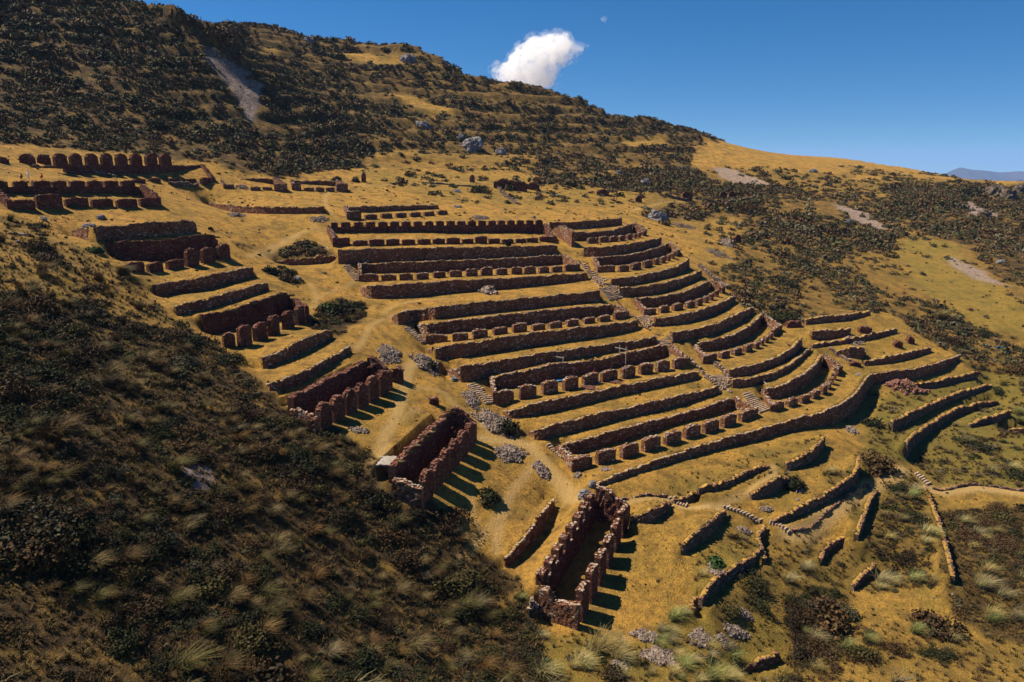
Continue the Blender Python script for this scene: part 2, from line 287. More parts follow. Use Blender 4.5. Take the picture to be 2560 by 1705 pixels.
# outline, shrubs/m2 factor, tufts, dark earth, green, bare
COVER = [
([(1480,430),(1700,380),(2060,400),(2800,430),(2800,900),(2354,860),(2050,700),(1750,720),(1600,560),(1500,500)],.42,.3,.35,.15,0),
([(2040,560),(2130,530),(2354,700),(2354,800),(2180,720)],.08,.1,.05,.45,0),
([(1640,1230),(1880,1215),(1960,1350),(1860,1420),(1640,1400)],.3,.6,.35,.3,0),
([(1480,1110),(1700,1060),(1800,1010),(1880,1000),(1860,1090),(1700,1150),(1560,1150)],.10,.15,.15,.3,0),
([(860,400),(1480,420),(1450,480),(1180,470),(860,440)],.2,.2,.1,.2,0),
([(725,700),(790,672),(850,695),(845,735),(785,765),(725,748)],1.6,.3,1.0,.1,0),
([(600,590),(700,563),(775,572),(770,590),(690,590),(640,605)],1.2,.3,.9,.1,0),
([(645,612),(690,625),(705,652),(650,640)],1.4,.3,.9,.1,0),
([(530,558),(590,568),(590,578),(540,575)],1.2,.3,.9,.1,0),
([(-400,-500),(270,-60),(430,10),(520,50),(600,140),(700,230),(830,330),(850,392),(760,402),(600,402),(480,376),(150,345),(-400,350)],1.0,.3,.9,.1,0),
([(500,20),(1000,90),(1110,150),(1400,240),(1640,310),(1600,400),(1540,430),(1240,400),(1050,395),(850,392),(830,330),(700,230),(600,140)],.55,.3,.75,.1,0),
([(840,345),(1230,345),(1230,395),(850,392)],.35,.2,.3,.1,0),
([(1240,385),(1560,380),(1600,420),(1560,445),(1400,425),(1250,425)],.85,.2,.5,.1,0),
([(1560,400),(1700,420),(2060,470),(2060,560),(1900,600),(1780,560),(1600,520),(1480,500),(1560,450)],.8,.3,.6,.1,0),
([(1690,560),(1780,540),(1900,590),(2000,640),(2100,690),(2354,790),(2600,800),(2600,880),(2354,880),(2180,800),(2050,720),(1800,740),(1700,690),(1620,620)],1.0,.3,.5,.1,0),
([(2050,428),(2800,410),(2800,690),(2354,650),(2230,580),(2140,535),(2030,480)],.85,.3,.9,0,0),
([(1520,510),(1680,500),(1690,600),(1640,640),(1560,560)],.3,.2,.1,.1,0),
([(1990,960),(2060,890),(2300,850),(2600,860),(2600,1180),(2354,1120),(2150,1100),(2080,1060),(1980,1080)],.35,1.0,.2,.7,0),
([(1880,1080),(2090,1080),(2130,1200),(2160,1340),(2000,1360),(1880,1300),(1960,1200)],.75,1.2,.45,.4,0),
([(2130,1170),(2600,1150),(2600,1480),(2300,1480),(2200,1400)],1.3,1.0,.8,.3,0),
([(1840,1340),(1960,1360),(1960,1568),(1800,1640),(1790,1450)],.8,.6,.4,.2,0),
([(1950,1400),(2300,1480),(2600,1480),(2600,1700),(1900,1700)],.35,.5,.2,.2,0),
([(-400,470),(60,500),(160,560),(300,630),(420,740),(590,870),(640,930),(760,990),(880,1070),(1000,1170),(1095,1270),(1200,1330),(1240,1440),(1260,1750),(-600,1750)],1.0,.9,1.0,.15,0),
([(1240,1460),(1350,1450),(1450,1470),(1600,1380),(1800,1420),(1850,1750),(1240,1750)],.2,1.6,.15,.5,0),
([(1600,1250),(1720,1250),(1650,1380),(1590,1400)],.15,.6,.1,.5,0),
]
SH = np.zeros((NR, NT)); TU = np.zeros((NR, NT)); DK = np.zeros((NR, NT)); GR = np.zeros((NR, NT)); BA = np.zeros((NR, NT))
for poly, s, t, d, g, b in COVER:
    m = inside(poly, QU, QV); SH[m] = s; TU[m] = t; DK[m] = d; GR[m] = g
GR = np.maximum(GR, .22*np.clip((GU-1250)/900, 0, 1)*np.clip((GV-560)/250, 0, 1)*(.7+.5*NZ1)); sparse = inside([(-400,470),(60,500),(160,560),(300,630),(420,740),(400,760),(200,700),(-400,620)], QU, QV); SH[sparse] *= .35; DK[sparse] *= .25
for poly in ([(40,400),(130,385),(240,412),(150,418),(40,415)],[(-400,395),(130,385),(240,418),(0,425),(-400,430)],[(570,110),(640,115),(650,130),(600,128)],[(760,120),(850,118),(870,135),(930,128),(950,145),(870,150)],[(1420,322),(1530,315),(1540,335),(1450,342)],[(880,208),(1010,240),(1050,262),(980,258)]):
    m = inside(poly, GU*.9195, GV*.9195); SH[m] = 0; DK[m] = 0; TU[m] = .05
SLIDE = [[(462,118),(500,125),(560,155),(600,190),(590,245),(580,280),(565,270),(540,225),(505,185),(470,150)],[(1640,380),(1700,392),(1790,425),(1700,420),(1650,400)],[(1900,462),(2010,500),(2060,545),(1960,510)],[(2220,470),(2290,490),(2300,500),(2240,505)],[(2170,580),(2260,620),(2320,660),(2240,640),(2180,600)],[(420,1060),(490,1070),(500,1120),(440,1130)]]
for poly in SLIDE:
    m = inside(poly, GU*.9195+NZ1*14, GV*.9195+NZ2*9); BA[m] = .45 if poly[0][0] == 1080 else 1; SH[m] *= .12; TU[m] *= .1
near_wall = WDIST < 1.6; SH[near_wall] *= .1; TU[near_wall] *= .3
def blur(a, n):
    for k in range(n):
        p = np.pad(a, 1, mode='edge'); a = (p[:-2,1:-1]+p[2:,1:-1]+p[1:-1,:-2]+p[1:-1,2:]+a)*.2
    return a
ROUGH = blur(np.where(WDIST < 2.5, 0, np.maximum(SH, DK)), 12)*np.clip(WDIST/2.4, 0, 1)
amp = ROUGH*np.clip((GY-60)/180, .25, 1.4)
GZ0 = GZ.copy()
GZ = GZ+amp*(1.9*fbm(GX/26, GY/26, 5, 3)+.7*fbm(GX/7, GY/7, 9, 3))
# old cultivation benches on the back hill
hill = (1-blur(BA, 4))*np.clip((GY-225)/40, 0, 1)*np.clip((GZ0+6)/12, 0, 1)*np.clip(ROUGH*3, 0, 1)
ph = (GZ0+1.5*fbm(GX/40, GY/40, 31, 3)*2)/5.2; fr_ = ph-np.floor(ph); GZ = GZ+hill*(.9+2.2*(np.where(fr_ < .75, -fr_/.75*.9, -(1-fr_)/.25*.9)))
GZ = GZ+np.clip(WDIST/2.4, 0, 1)*(.10*fbm(GX/3., GY/3., 41, 3)+.22*fbm(GX/11., GY/11., 45, 2)*np.clip((WDIST-1)/2, 0, 1))
def zat(X, Y):
    i, j = cell(X, Y); i = np.clip(i, 0, NR-1.001); j = np.clip(j, 0, NT-1.001); a = np.floor(i).astype(int); b = np.floor(j).astype(int); s = i-a; t = j-b
    return (GZ[a,b]*(1-t)+GZ[a,b+1]*t)*(1-s)+(GZ[a+1,b]*(1-t)+GZ[a+1,b+1]*t)*s
def hit(u, v):
    r = ray(u, v); Ys = R0*.9*np.exp(np.arange(0, 3.25, .0015)); Ys = Ys[Ys < 560]
    z = zat(r[0]/r[1]*Ys, Ys); d = Ys*r[2]/r[1]-z; k = np.argmax(d < 0)
    if not (d < 0).any(): k = len(Ys)-1
    if k > 0 and d[k] < 0:
        f = d[k-1]/(d[k-1]-d[k]); Y = Ys[k-1]+(Ys[k]-Ys[k-1])*f
    else: Y = Ys[k]
    X = r[0]/r[1]*Y; return np.array((X, Y, float(zat(X, Y))))
def H(z, x, y): return hit(*S(z, x, y))
# paths: (zoom, points, half width m, strength)
PATHS = [('N',[(1500,580),(1700,600),(1840,640),(1960,780),(2080,920),(2130,980)],.9,.8),('N',[(900,190),(930,130),(950,60),(1000,0)],.7,.8),
('N',[(900,230),(860,400),(790,520),(730,700)],.7,.7),('N',[(930,210),(1010,200),(1190,230),(1280,330),(1480,470),(1580,590),(1700,600)],.5,.5),
('N',[(1860,770),(1760,900),(1690,1000),(1640,1130),(1600,1280),(1590,1400)],.5,.7),('N',[(1690,1000),(1600,1150),(1500,1290),(1330,1470)],.45,.6),('N',[(1400,980),(1420,1120),(1460,1240)],.35,.5),
('4',[(1110,320),(1150,420),(1130,500)],.5,.5),('4',[(1150,440),(1280,370),(1430,300)],.4,.4),('4',[(1700,560),(1560,620),(1500,720),(1440,800)],.45,.6),('4',[(1640,540),(1760,470),(2100,430)],.4,.5),
('4',[(650,120),(800,60),(930,20),(1030,-40)],.5,.6),('1',[(1900,1000),(2100,880),(2290,800)],.5,.6),('M',[(1400,290),(1530,350),(1780,350)],.5,1.0),('M',[(1790,325),(2010,200),(2150,120),(2160,40)],.45,.7),
('M',[(920,300),(1200,290),(1390,280)],.35,.8),('Q',[(620,690),(740,690),(850,610),(1010,480),(1220,350),(1380,290),(1460,210)],.9,.9),('Q',[(1650,350),(1760,385),(2000,355),(2353,390)],.9,.9),('M',[(450,0),(530,110),(640,250),(720,290)],.8,.8),
('2',[(240,455),(300,540),(340,620)],.35,.5),('3',[(1120,370),(1350,310),(1560,300)],.5,.6),('2',[(380,200),(330,300),(380,400)],.5,.5),('V',[(860,1080),(900,980),(960,940)],.6,.4),('Z',[(1120,1215),(1500,1210),(2100,1190)],.5,.5)]
for z, pl, hw, st in PATHS:
    P = [H(z, *q) for q in pl]; P = smooth([tuple(p) for p in P])
    for a, b in zip(P[:-1], P[1:]):
        L = hypot(b[0]-a[0], b[1]-a[1])
        if L < .05 or L > 40: continue
        ii, jj = cell(np.array([a[0], b[0]]), np.array([a[1], b[1]])); pad = int(2/(hypot(a[0], a[1])*DT))+2
        i0, i1 = max(0, int(ii.min())-pad), min(NR, int(ii.max())+pad+1); j0, j1 = max(0, int(jj.min())-pad), min(NT, int(jj.max())+pad+1)
        X = GX[i0:i1,j0:j1]-a[0]; Y = GY[i0:i1,j0:j1]-a[1]; dx, dy = b[0]-a[0], b[1]-a[1]; t = np.clip((X*dx+Y*dy)/L/L, 0, 1)
        d = np.hypot(X-dx*t, Y-dy*t); k = st*np.clip(1.6-d/hw, 0, 1); B = BA[i0:i1,j0:j1]; np.maximum(B, -k*0, out=B)
        PB = k; pm = PATHM[i0:i1,j0:j1] if 'PATHM' in globals() else None
        if pm is None:
            PATHM = np.zeros((NR, NT)); pm = PATHM[i0:i1,j0:j1]
        np.maximum(pm, PB, out=pm); SH[i0:i1,j0:j1] *= 1-np.clip(k*1.5,0,1); TU[i0:i1,j0:j1] *= 1-np.clip(k*1.5,0,1)
# ---- ground mesh, continued with coarse rows to the far valley
far = np.exp(np.linspace(math.log(RR[-1])+.04, math.log(14000), 60))
FX = np.vstack([GX, far[:,None]*np.sin(th)[None,:]]); FY = np.vstack([GY, far[:,None]*np.cos(th)[None,:]])
s_ = np.linspace(0, 1, 60)[:,None]; last = GZ[-1][None,:]
FZ = np.vstack([GZ, last*(1-np.clip(s_*4,0,1))+(-1500)*np.clip(s_*2.2,0,1)**.8])
n1, n2 = FX.shape
def mesh_np(name, V, Fq, mats, smooth_=False, mi=None):
    me = bpy.data.meshes.new(name); V = np.asarray(V, np.float32); Fq = np.asarray(Fq, np.int32); k = Fq.shape[1]
    me.vertices.add(len(V)); me.vertices.foreach_set('co', V.ravel()); me.loops.add(Fq.size); me.polygons.add(len(Fq))
    me.loops.foreach_set('vertex_index', Fq.ravel()); me.polygons.foreach_set('loop_start', np.arange(0, Fq.size, k, dtype=np.int32))
    me.polygons.foreach_set('loop_total', np.full(len(Fq), k, np.int32))
    if smooth_: me.polygons.foreach_set('use_smooth', np.ones(len(Fq), bool))
    if mi is not None: me.polygons.foreach_set('material_index', np.asarray(mi, np.int32))
    for m in mats: me.materials.append(m)
    me.update(calc_edges=True); return me
def vcol(me, C):
    a = me.color_attributes.new('tint', 'FLOAT_COLOR', 'POINT'); a.data.foreach_set('color', np.asarray(C, np.float32).ravel())
# ------------------------------------------------------------------ materials
def new_mat(name):
    m = bpy.data.materials.new(name); m.use_nodes = True; t = m.node_tree; b = t.nodes['Principled BSDF']; b.inputs['Roughness'].default_value = .9
    b.inputs['Specular IOR Level'].default_value = .15; return m, t, b
def N(t, ty, **k):
    n = t.nodes.new(ty)
    for a, v in k.items():
        if a in n.inputs: n.inputs[a].default_value = v
        else: setattr(n, a, v)
    return n
def mixc(t, f, a, b, mode='MIX'):
    m = t.nodes.new('ShaderNodeMix'); m.data_type = 'RGBA'; m.blend_type = mode
    for s, v in ((0, f), (6, a), (7, b)):
        if hasattr(v, 'is_linked') or hasattr(v, 'links'): t.links.new(v, m.inputs[s])
        else: m.inputs[s].default_value = v if s == 0 else (tuple(v)+(1,))[:4]
    return m.outputs[2]
def ramp(t, src, a, b):
    r = t.nodes.new('ShaderNodeMapRange'); r.inputs[1].default_value = a; r.inputs[2].default_value = b; t.links.new(src, r.inputs[0]); return r.outputs[0]
def noise(t, vec, sc, det=4, rough=.6):
    n = N(t, 'ShaderNodeTexNoise'); n.inputs['Scale'].default_value = sc; n.inputs['Detail'].default_value = det; n.inputs['Roughness'].default_value = rough
    t.links.new(vec, n.inputs['Vector']); return n.outputs['Fac']
def bump(t, b, h, st, dist=.1):
    n = N(t, 'ShaderNodeBump'); n.inputs['Strength'].default_value = st; n.inputs['Distance'].default_value = dist; t.links.new(h, n.inputs['Height']); t.links.new(n.outputs[0], b.inputs['Normal'])
def ground_mat():
    m, t, b = new_mat('dry_grass_ground'); g = N(t, 'ShaderNodeNewGeometry').outputs['Position']
    at = N(t, 'ShaderNodeAttribute'); at.attribute_name = 'tint'; sep = N(t, 'ShaderNodeSeparateColor'); t.links.new(at.outputs['Color'], sep.inputs[0])
    n1_ = noise(t, g, .07, 5, .6); n2_ = noise(t, g, 1.3, 5, .7); n3 = noise(t, g, .45, 5, .65); n4 = noise(t, g, 6, 3, .75); n6 = noise(t, g, .2, 5, .7)
    c = mixc(t, ramp(t, n1_, .35, .68), (.52,.270,.050), (.42,.240,.042))
    c = mixc(t, ramp(t, n6, .46, .66), c, (.24,.155,.032))
    c = mixc(t, ramp(t, n3, .48, .68), c, (.16,.088,.022))
    c = mixc(t, ramp(t, n2_, .48, .72), c, (.20,.115,.030))
    n5 = noise(t, g, 3.2, 4, .75); c = mixc(t, ramp(t, n5, .5, .74), c, (.15,.085,.024))
    c = mixc(t, sep.outputs[1], c, (.17,.15,.025))
    f = N(t, 'ShaderNodeMath', operation='MULTIPLY'); t.links.new(sep.outputs[0], f.inputs[0]); t.links.new(ramp(t, n3, .18, .52), f.inputs[1])
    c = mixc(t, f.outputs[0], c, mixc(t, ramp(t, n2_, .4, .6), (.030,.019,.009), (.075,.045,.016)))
    c = mixc(t, sep.outputs[2], c, (.50,.32,.12))
    f2 = N(t, 'ShaderNodeMath', operation='MULTIPLY'); t.links.new(at.outputs['Alpha'], f2.inputs[0]); t.links.new(ramp(t, n2_, .35, .6), f2.inputs[1])
    c = mixc(t, f2.outputs[0], c, (.34,.26,.24))
    c = mixc(t, ramp(t, n4, .62, .8), c, (.13,.08,.025))
    t.links.new(c, b.inputs['Base Color']); ad = N(t, 'ShaderNodeMath', operation='ADD'); t.links.new(n4, ad.inputs[0]); t.links.new(n2_, ad.inputs[1]); bump(t, b, ad.outputs[0], 1.0, .45); return m
def stone_mat(name, c1, c2, c3, sc=2.6, mortar=(.035,.018,.012), st=1.0):
    m, t, b = new_mat(name); g = N(t, 'ShaderNodeNewGeometry').outputs['Position']
    mpg = N(t, 'ShaderNodeMapping'); mpg.inputs['Scale'].default_value = (1,1,1.7); t.links.new(g, mpg.inputs[0])
    w1 = N(t, 'ShaderNodeTexNoise'); w1.inputs['Scale'].default_value = 1.5; t.links.new(g, w1.inputs['Vector'])
    wv = N(t, 'ShaderNodeMix', data_type='VECTOR'); wv.inputs[0].default_value = .12; t.links.new(mpg.outputs[0], wv.inputs[4]); t.links.new(w1.outputs['Color'], wv.inputs[5])
    v = N(t, 'ShaderNodeTexVoronoi'); v.inputs['Scale'].default_value = sc; t.links.new(wv.outputs[1], v.inputs['Vector'])
    e = N(t, 'ShaderNodeTexVoronoi'); e.feature = 'DISTANCE_TO_EDGE'; e.inputs['Scale'].default_value = sc; t.links.new(wv.outputs[1], e.inputs['Vector'])
    sp = N(t, 'ShaderNodeSeparateColor'); t.links.new(v.outputs['Color'], sp.inputs[0])
    c = mixc(t, sp.outputs[0], c1, c2); c = mixc(t, ramp(t, sp.outputs[1], .78, .95), c, c3)
    n = noise(t, g, .5, 4); c = mixc(t, ramp(t, n, .5, .75), c, tuple(x*.6 for x in c1))
    c = mixc(t, ramp(t, e.outputs['Distance'], .10, .02), c, mortar)
    t.links.new(c, b.inputs['Base Color']); ad = N(t, 'ShaderNodeMath', operation='ADD'); t.links.new(ramp(t, e.outputs['Distance'], 0, .16), ad.inputs[0]); t.links.new(noise(t, g, 9, 3), ad.inputs[1])
    bump(t, b, ad.outputs[0], st, .12); return m
M_ground = ground_mat()
M_stone = stone_mat('red_fieldstone', (.21,.080,.038), (.32,.155,.078), (.43,.33,.25))
M_dark = stone_mat('dark_red_adobe_stone', (.145,.046,.026), (.22,.080,.045), (.28,.16,.11), 2.9)
M_grey = stone_mat('grey_weathered_stone', (.12,.078,.052), (.20,.14,.10), (.32,.26,.21), 2.4)
def plain(name, c, c2=None, sc=3, rough=.9):
    m, t, b = new_mat(name); b.inputs['Roughness'].default_value = rough
    g = N(t, 'ShaderNodeNewGeometry').outputs['Position']; col = mixc(t, ramp(t, noise(t, g, sc, 4), .3, .7), c, c2 or tuple(x*.6 for x in c)); t.links.new(col, b.inputs['Base Color']); return m
M_turf = plain('turf_on_wall', (.36,.21,.042), (.16,.10,.026), 1.6); M_cliff = plain('brown_cliff_rock', (.17,.125,.09), (.06,.045,.035), .8)
M_cap = plain('pale_capstone', (.44,.34,.25), (.17,.095,.06), 2.2)
M_capd = plain('red_capstone', (.24,.115,.075), (.12,.055,.038), 2.2)
M_rub = plain('rubble_stone', (.30,.23,.18), (.085,.055,.04), 2.2)
M_step = plain('step_slab', (.46,.34,.23), (.22,.14,.09), 1.8)
M_wood = plain('weathered_pole', (.40,.35,.30), (.25,.2,.16), 5)
M_thatch = plain('thatch', (.34,.30,.25), (.17,.14,.11), 4)
M_rock = plain('grey_rock', (.26,.24,.24), (.09,.08,.085), .8)
M_blue = plain('blue_plastic', (.05,.22,.42), (.03,.15,.3), 4, .5)
M_red = plain('red_cloth', (.5,.06,.03)); M_white = plain('white_cloth', (.75,.75,.75), (.6,.6,.62)); M_black = plain('dark_cloth', (.03,.03,.04)); M_skin = plain('skin', (.3,.16,.1))
M_gravel = plain('red_gravel', (.22,.10,.07), (.12,.06,.045), 6)
def leaf_mat(name, tr=.15):
    m, t, b = new_mat(name); at = N(t, 'ShaderNodeAttribute'); at.attribute_name = 'tint'
    oi = N(t, 'ShaderNodeObjectInfo'); hs = N(t, 'ShaderNodeHueSaturation'); mr = N(t, 'ShaderNodeMapRange'); mr.inputs[3].default_value = .7; mr.inputs[4].default_value = 1.35
    t.links.new(oi.outputs['Random'], mr.inputs[0]); t.links.new(mr.outputs[0], hs.inputs['Value']); t.links.new(at.outputs['Color'], hs.inputs['Color']); t.links.new(hs.outputs[0], b.inputs['Base Color'])
    b.inputs['Roughness'].default_value = .8; return m
M_leaf = leaf_mat('shrub_leaves'); M_straw = leaf_mat('straw_blades')
# ------------------------------------------------------------------ object helpers
def obj(name, me, parent=None, label=None, cat=None, group=None, kind=None, loc=None):
    o = bpy.data.objects.new(name, me); COL.objects.link(o)
    if loc is not None: o.location = loc
    if parent is not None: o.parent = parent
    if label: o['label'] = label
    if cat: o['category'] = cat
    if group: o['group'] = group
    if kind: o['kind'] = kind
    return o
I, J = np.meshgrid(np.arange(n1-1), np.arange(n2-1), indexing='ij'); a_ = (I*n2+J).ravel()
gm = mesh_np('ground', np.stack([FX, FY, FZ], -1).reshape(-1, 3), np.stack([a_, a_+1, a_+n2+1, a_+n2], 1), [M_ground], True)
pad = lambda A: np.vstack([A, np.zeros((60, NT))]).ravel()
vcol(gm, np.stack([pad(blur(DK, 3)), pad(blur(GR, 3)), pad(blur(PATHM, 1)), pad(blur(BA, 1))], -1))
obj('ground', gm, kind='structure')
class MB:
    def __init__(s): s.v = []; s.f = []; s.m = []
    def box(s, c, sz, rot=None, mi=0, jit=.15):
        n = len(s.v); R = rot if rot is not None else Euler((0,0,0)).to_matrix()
        for dz in (-1,1):
            for dx, dy in ((-1,-1),(1,-1),(1,1),(-1,1)):
                k = [1+random.uniform(-jit, jit) for _ in range(3)]
                q = R @ Vector((dx*sz[0]*.5*k[0], dy*sz[1]*.5*k[1], dz*sz[2]*.5*k[2])); s.v.append((c[0]+q.x, c[1]+q.y, c[2]+q.z))
        for q in ((0,3,2,1),(4,5,6,7),(0,1,5,4),(1,2,6,5),(2,3,7,6),(3,0,4,7)): s.f.append(tuple(n+i for i in q)); s.m.append(mi)
    def grid(s, G, mi=0):
        n = len(s.v); r, c = len(G), len(G[0])
        for row in G: s.v += [tuple(p) for p in row]
        for i in range(r-1):
            for j in range(c-1): s.f.append((n+i*c+j, n+i*c+j+1, n+(i+1)*c+j+1, n+(i+1)*c+j)); s.m.append(mi)
    def tube(s, a, b, r, k=6, mi=0):
        a, b = Vector(a), Vector(b); d = (b-a).normalized(); u = d.orthogonal().normalized(); w_ = d.cross(u); n = len(s.v)
        for p, rr in ((a, r), (b, r*.85)):
            for i in range(k): q = p+(u*cos(2*pi*i/k)+w_*sin(2*pi*i/k))*rr; s.v.append(tuple(q))
        for i in range(k): s.f.append((n+i, n+(i+1) % k, n+k+(i+1) % k, n+k+i)); s.m.append(mi)
        for base, rev in ((n, 1), (n+k, 0)):
            t_ = list(range(base, base+k)); s.f.append(tuple(t_[::-1] if rev else t_)); s.m.append(mi)
    def mesh(s, name, mats, sm=False):
        me = bpy.data.meshes.new(name); me.from_pydata(s.v, [], s.f)
        for m in mats: me.materials.append(m)
        me.polygons.foreach_set('material_index', s.m)
        if sm: me.polygons.foreach_set('use_smooth', [True]*len(s.f))
        me.update(); return me
def rock(mb, c, sz, mi=0):
    e = Euler((random.uniform(0,6), random.uniform(0,6), random.uniform(0,6))).to_matrix(); mb.box(c, sz, e, mi, .35)
def strip(mb, pts, th_=.75, step=.4, jit=.06, cj=.10, caps=True, capm=1, capden=1.0, fine=1.0, batter=.05, turf=False):
    """thick rubble-stone wall along pts (x,y,zfoot,zcrest); face on the line, body on its left"""
    P = resample(pts, step); n = len(P); hmax = max(p[3]-p[2] for p in P); nr = max(3, min(9, int(hmax/.38)+2))
    nrm = []
    for i in range(n):
        a, b = P[max(0,i-1)], P[min(n-1,i+1)]; dx, dy = b[0]-a[0], b[1]-a[1]; L = hypot(dx, dy) or 1; nrm.append((-dy/L, dx/L, dx/L, dy/L))
    F_, B_ = [], []; f0_ = random.uniform(0, 9); cz = [p[3]+random.uniform(-cj, cj)+(.09*math.sin(i*.31+f0_)+.07*math.sin(i*.83+f0_*3) if n > 12 else 0) for i, p in enumerate(P)]
    for k in range(nr):
        f = k/(nr-1); rf, rb = [], []
        for i, p in enumerate(P):
            zb = p[2]-.35; z = zb+(cz[i]-zb)*f; nx, ny, tx, ty = nrm[i]; o = batter*f*(p[3]-p[2])+random.uniform(-jit, jit)
            rf.append((p[0]+nx*o, p[1]+ny*o, z+(random.uniform(-.05,.05) if 0 < k < nr-1 else 0)))
            o2 = th_+random.uniform(-jit, jit)*.5; rb.append((p[0]+nx*o2, p[1]+ny*o2, z))
        F_.append(rf); B_.append(rb)
    mb.grid(F_); mb.grid([r[::-1] for r in B_], 2 if turf else 0); mb.grid([F_[-1], [(q[0], q[1], q[2]-(.04 if turf else 0)) for q in B_[-1]]], 2 if turf else 0)
    mb.grid([[B_[k][0], F_[k][0]] for k in range(nr)]); mb.grid([[F_[k][-1], B_[k][-1]] for k in range(nr)])
    if caps:
        s = 0; tot = sum(hypot(b[0]-a[0], b[1]-a[1]) for a, b in zip(P[:-1], P[1:])); i = 0; acc = 0
        for i in range(n-1):
            a, b = P[i], P[i+1]; L = hypot(b[0]-a[0], b[1]-a[1]); cnt = max(1, int(L/.4*capden+random.random()))
            for q in range(cnt):
                t_ = random.random(); nx, ny, tx, ty = nrm[i]; bo = batter*(a[3]-a[2])
                o = random.choice((bo+.02, bo+.08, bo+.14)) if turf else random.choice((bo+.08, bo+.16, th_-.15, th_*.5+bo*.5)); w_ = random.uniform(.2,.5)*fine; h_ = random.uniform(.12,.26)*fine
                z = cz[i]+(cz[i+1]-cz[i])*t_; R = Euler((random.uniform(-.15,.15), random.uniform(-.15,.15), math.atan2(ty, tx)+random.uniform(-.4,.4))).to_matrix()
                mb.box((a[0]+(b[0]-a[0])*t_+nx*o, a[1]+(b[1]-a[1])*t_+ny*o, z+h_*.2), (w_, random.uniform(.2,.4)*fine, h_), R, capm if random.random() < .75 else 0, .25)
def wall_obj(pts, name='wall', parent=None, mats=None, **k):
    mb = MB(); strip(mb, pts, **k); return obj(name, mb.mesh(name, mats or [M_stone, M_cap]), parent)
def ground_pts(pts, h):
    return [(x, y, float(zat(x, y))-.1, z) for x, y, z in pts]
# ------------------------------------------------------------------ free terrace walls
ROWS = {}
lab_of = {wl[0]: wl[6] for wl in WALLS}; lab_of.update({wl[0]: wl[3] for wl in TWALLS})
for nm, lab in lab_of.items():
    if not lab: continue
    o = wall_obj([(p[0], p[1], p[2], p[3]+.03) for p in WG[nm]], 'retaining_wall', th_=min(1.0, max(.6, .6+(WG[nm][0][1]-80)*.004)), mats=[M_grey if nm[0] in 'GH' else M_stone, M_capd if nm[0] in 'GH' else M_cap, M_turf], turf=True, capden=.9 if nm[0] in 'SGH' else .6, fine=.8, cj=.1 if nm[0] in 'WRL' else .22)
    o['label'] = lab; o['category'] = 'stone wall'; o['group'] = 'stone retaining walls of the terraces'; o['kind'] = 'thing'
# ------------------------------------------------------------------ storehouse rows: back wall + end walls + piers
def pier(parent, c, tdir, wd, th_, h, arch=.15, mats=None, z0=None, name='pier', capden=1.6):
    n = max(3, int(wd/.45)); zb = float(zat(c[0], c[1])) if z0 is None else z0; nx, ny = -tdir[1], tdir[0]; P = []
    for k in range(n+1):
        s = k/n*2-1; P.append((c[0]+tdir[0]*wd*.5*s, c[1]+tdir[1]*wd*.5*s, zb, zb+h*(1-arch*abs(s)**2.5)+random.uniform(-.05,.05)))
    mb = MB(); strip(mb, P, th_, .6, .05, .05, True, 1, capden, .8, .02); return obj(name, mb.mesh(name, mats or [M_stone, M_cap]), parent)
def row(zm, L, back, label, lend=True, rend=True, mats=None, hk=1.0, extra=None, group='stone storehouse rows'):
    """L: (x0,x1,foot,top[,zoom]) of each pier"""
    items = []
    for q in L:
        z = q[4] if len(q) > 4 else zm; P = H(z, (q[0]+q[1])/2., q[2]); u, vt = S(z, 0, q[3]); h = at_y(S(z,(q[0]+q[1])/2.,0)[0], vt, P[1])[2]-P[2]
        A = S(z, q[0], q[2])[0]; B = S(z, q[1], q[2])[0]; items.append((P, B-A, max(.45, h*hk)))
    root = obj('storehouse_ruin', None, label=label, cat='stone ruin', group=group, loc=tuple(items[len(items)//2][0])); inv = root.location
    kids = []; n = len(items)
    bw = WG[back] if back else None
    if bw: kids.append(wall_obj([(p[0], p[1], p[2], p[3]+.04) for p in bw], 'back_wall', mats=(mats or [M_stone, M_cap])+[M_turf], turf=True, th_=min(1.0, max(.6, .6+(bw[0][1]-80)*.004)), capden=.7))
    for i, (P, wpx, h) in enumerate(items):
        a = items[max(0, i-1)][0]; b = items[min(n-1, i+1)][0]; d = b[:2]-a[:2]; d = d/np.hypot(*d)
        du = abs(d[0]*P[1]-d[1]*P[0])/P[1]/P[1]*F*cos(PIT)        # px per metre along the row
        wd = min(max((wpx-.75*F/P[1]*abs(d[1]))/max(du, 2), 1.1), 4.0); c = P[:2]+d*0
        kids.append(pier(None, c, d, wd, .8, h, mats=mats))
        if bw and ((i == 0 and lend) or (i == n-1 and rend)):
            e = bw[0] if i == 0 else bw[-1]; s = -1 if i == 0 else 1; f0 = c+d*s*wd*.5; m = 5; Q = []
            for k in range(m+1):
                t = k/m; x = f0[0]+(e[0]-f0[0])*t; y = f0[1]+(e[1]-f0[1])*t; zt = P[2]+h*.9+(e[3]+.15-P[2]-h*.9)*t**.8
                Q.append((x, y, min(float(zat(x, y)), P[2])-.1, zt))
            if i == 0: Q = [(q[0], q[1], q[2], q[3]) for q in Q]
            else: Q = Q[::-1]
            kids.append(wall_obj(Q, 'end_wall', mats=mats, th_=.7, batter=.02, capden=1.6))
    for k in kids:
        k.parent = root; k.matrix_parent_inverse.identity(); k.location = (-inv[0], -inv[1], -inv[2])
    return root, items
row('5',[(1583,1718,1240,1155),(1742,1893,1200,1108),(1920,2063,1155,1065),(2083,2223,1105,1012),(478,610,1205,1125,'6'),(622,752,1158,1073,'6'),(765,887,1118,1037,'6'),(902,1015,1075,993,'6'),(1033,1148,1030,962,'6')],'WB','lowest straight row of nine stone piers with back wall, in front of the lowest stairs')
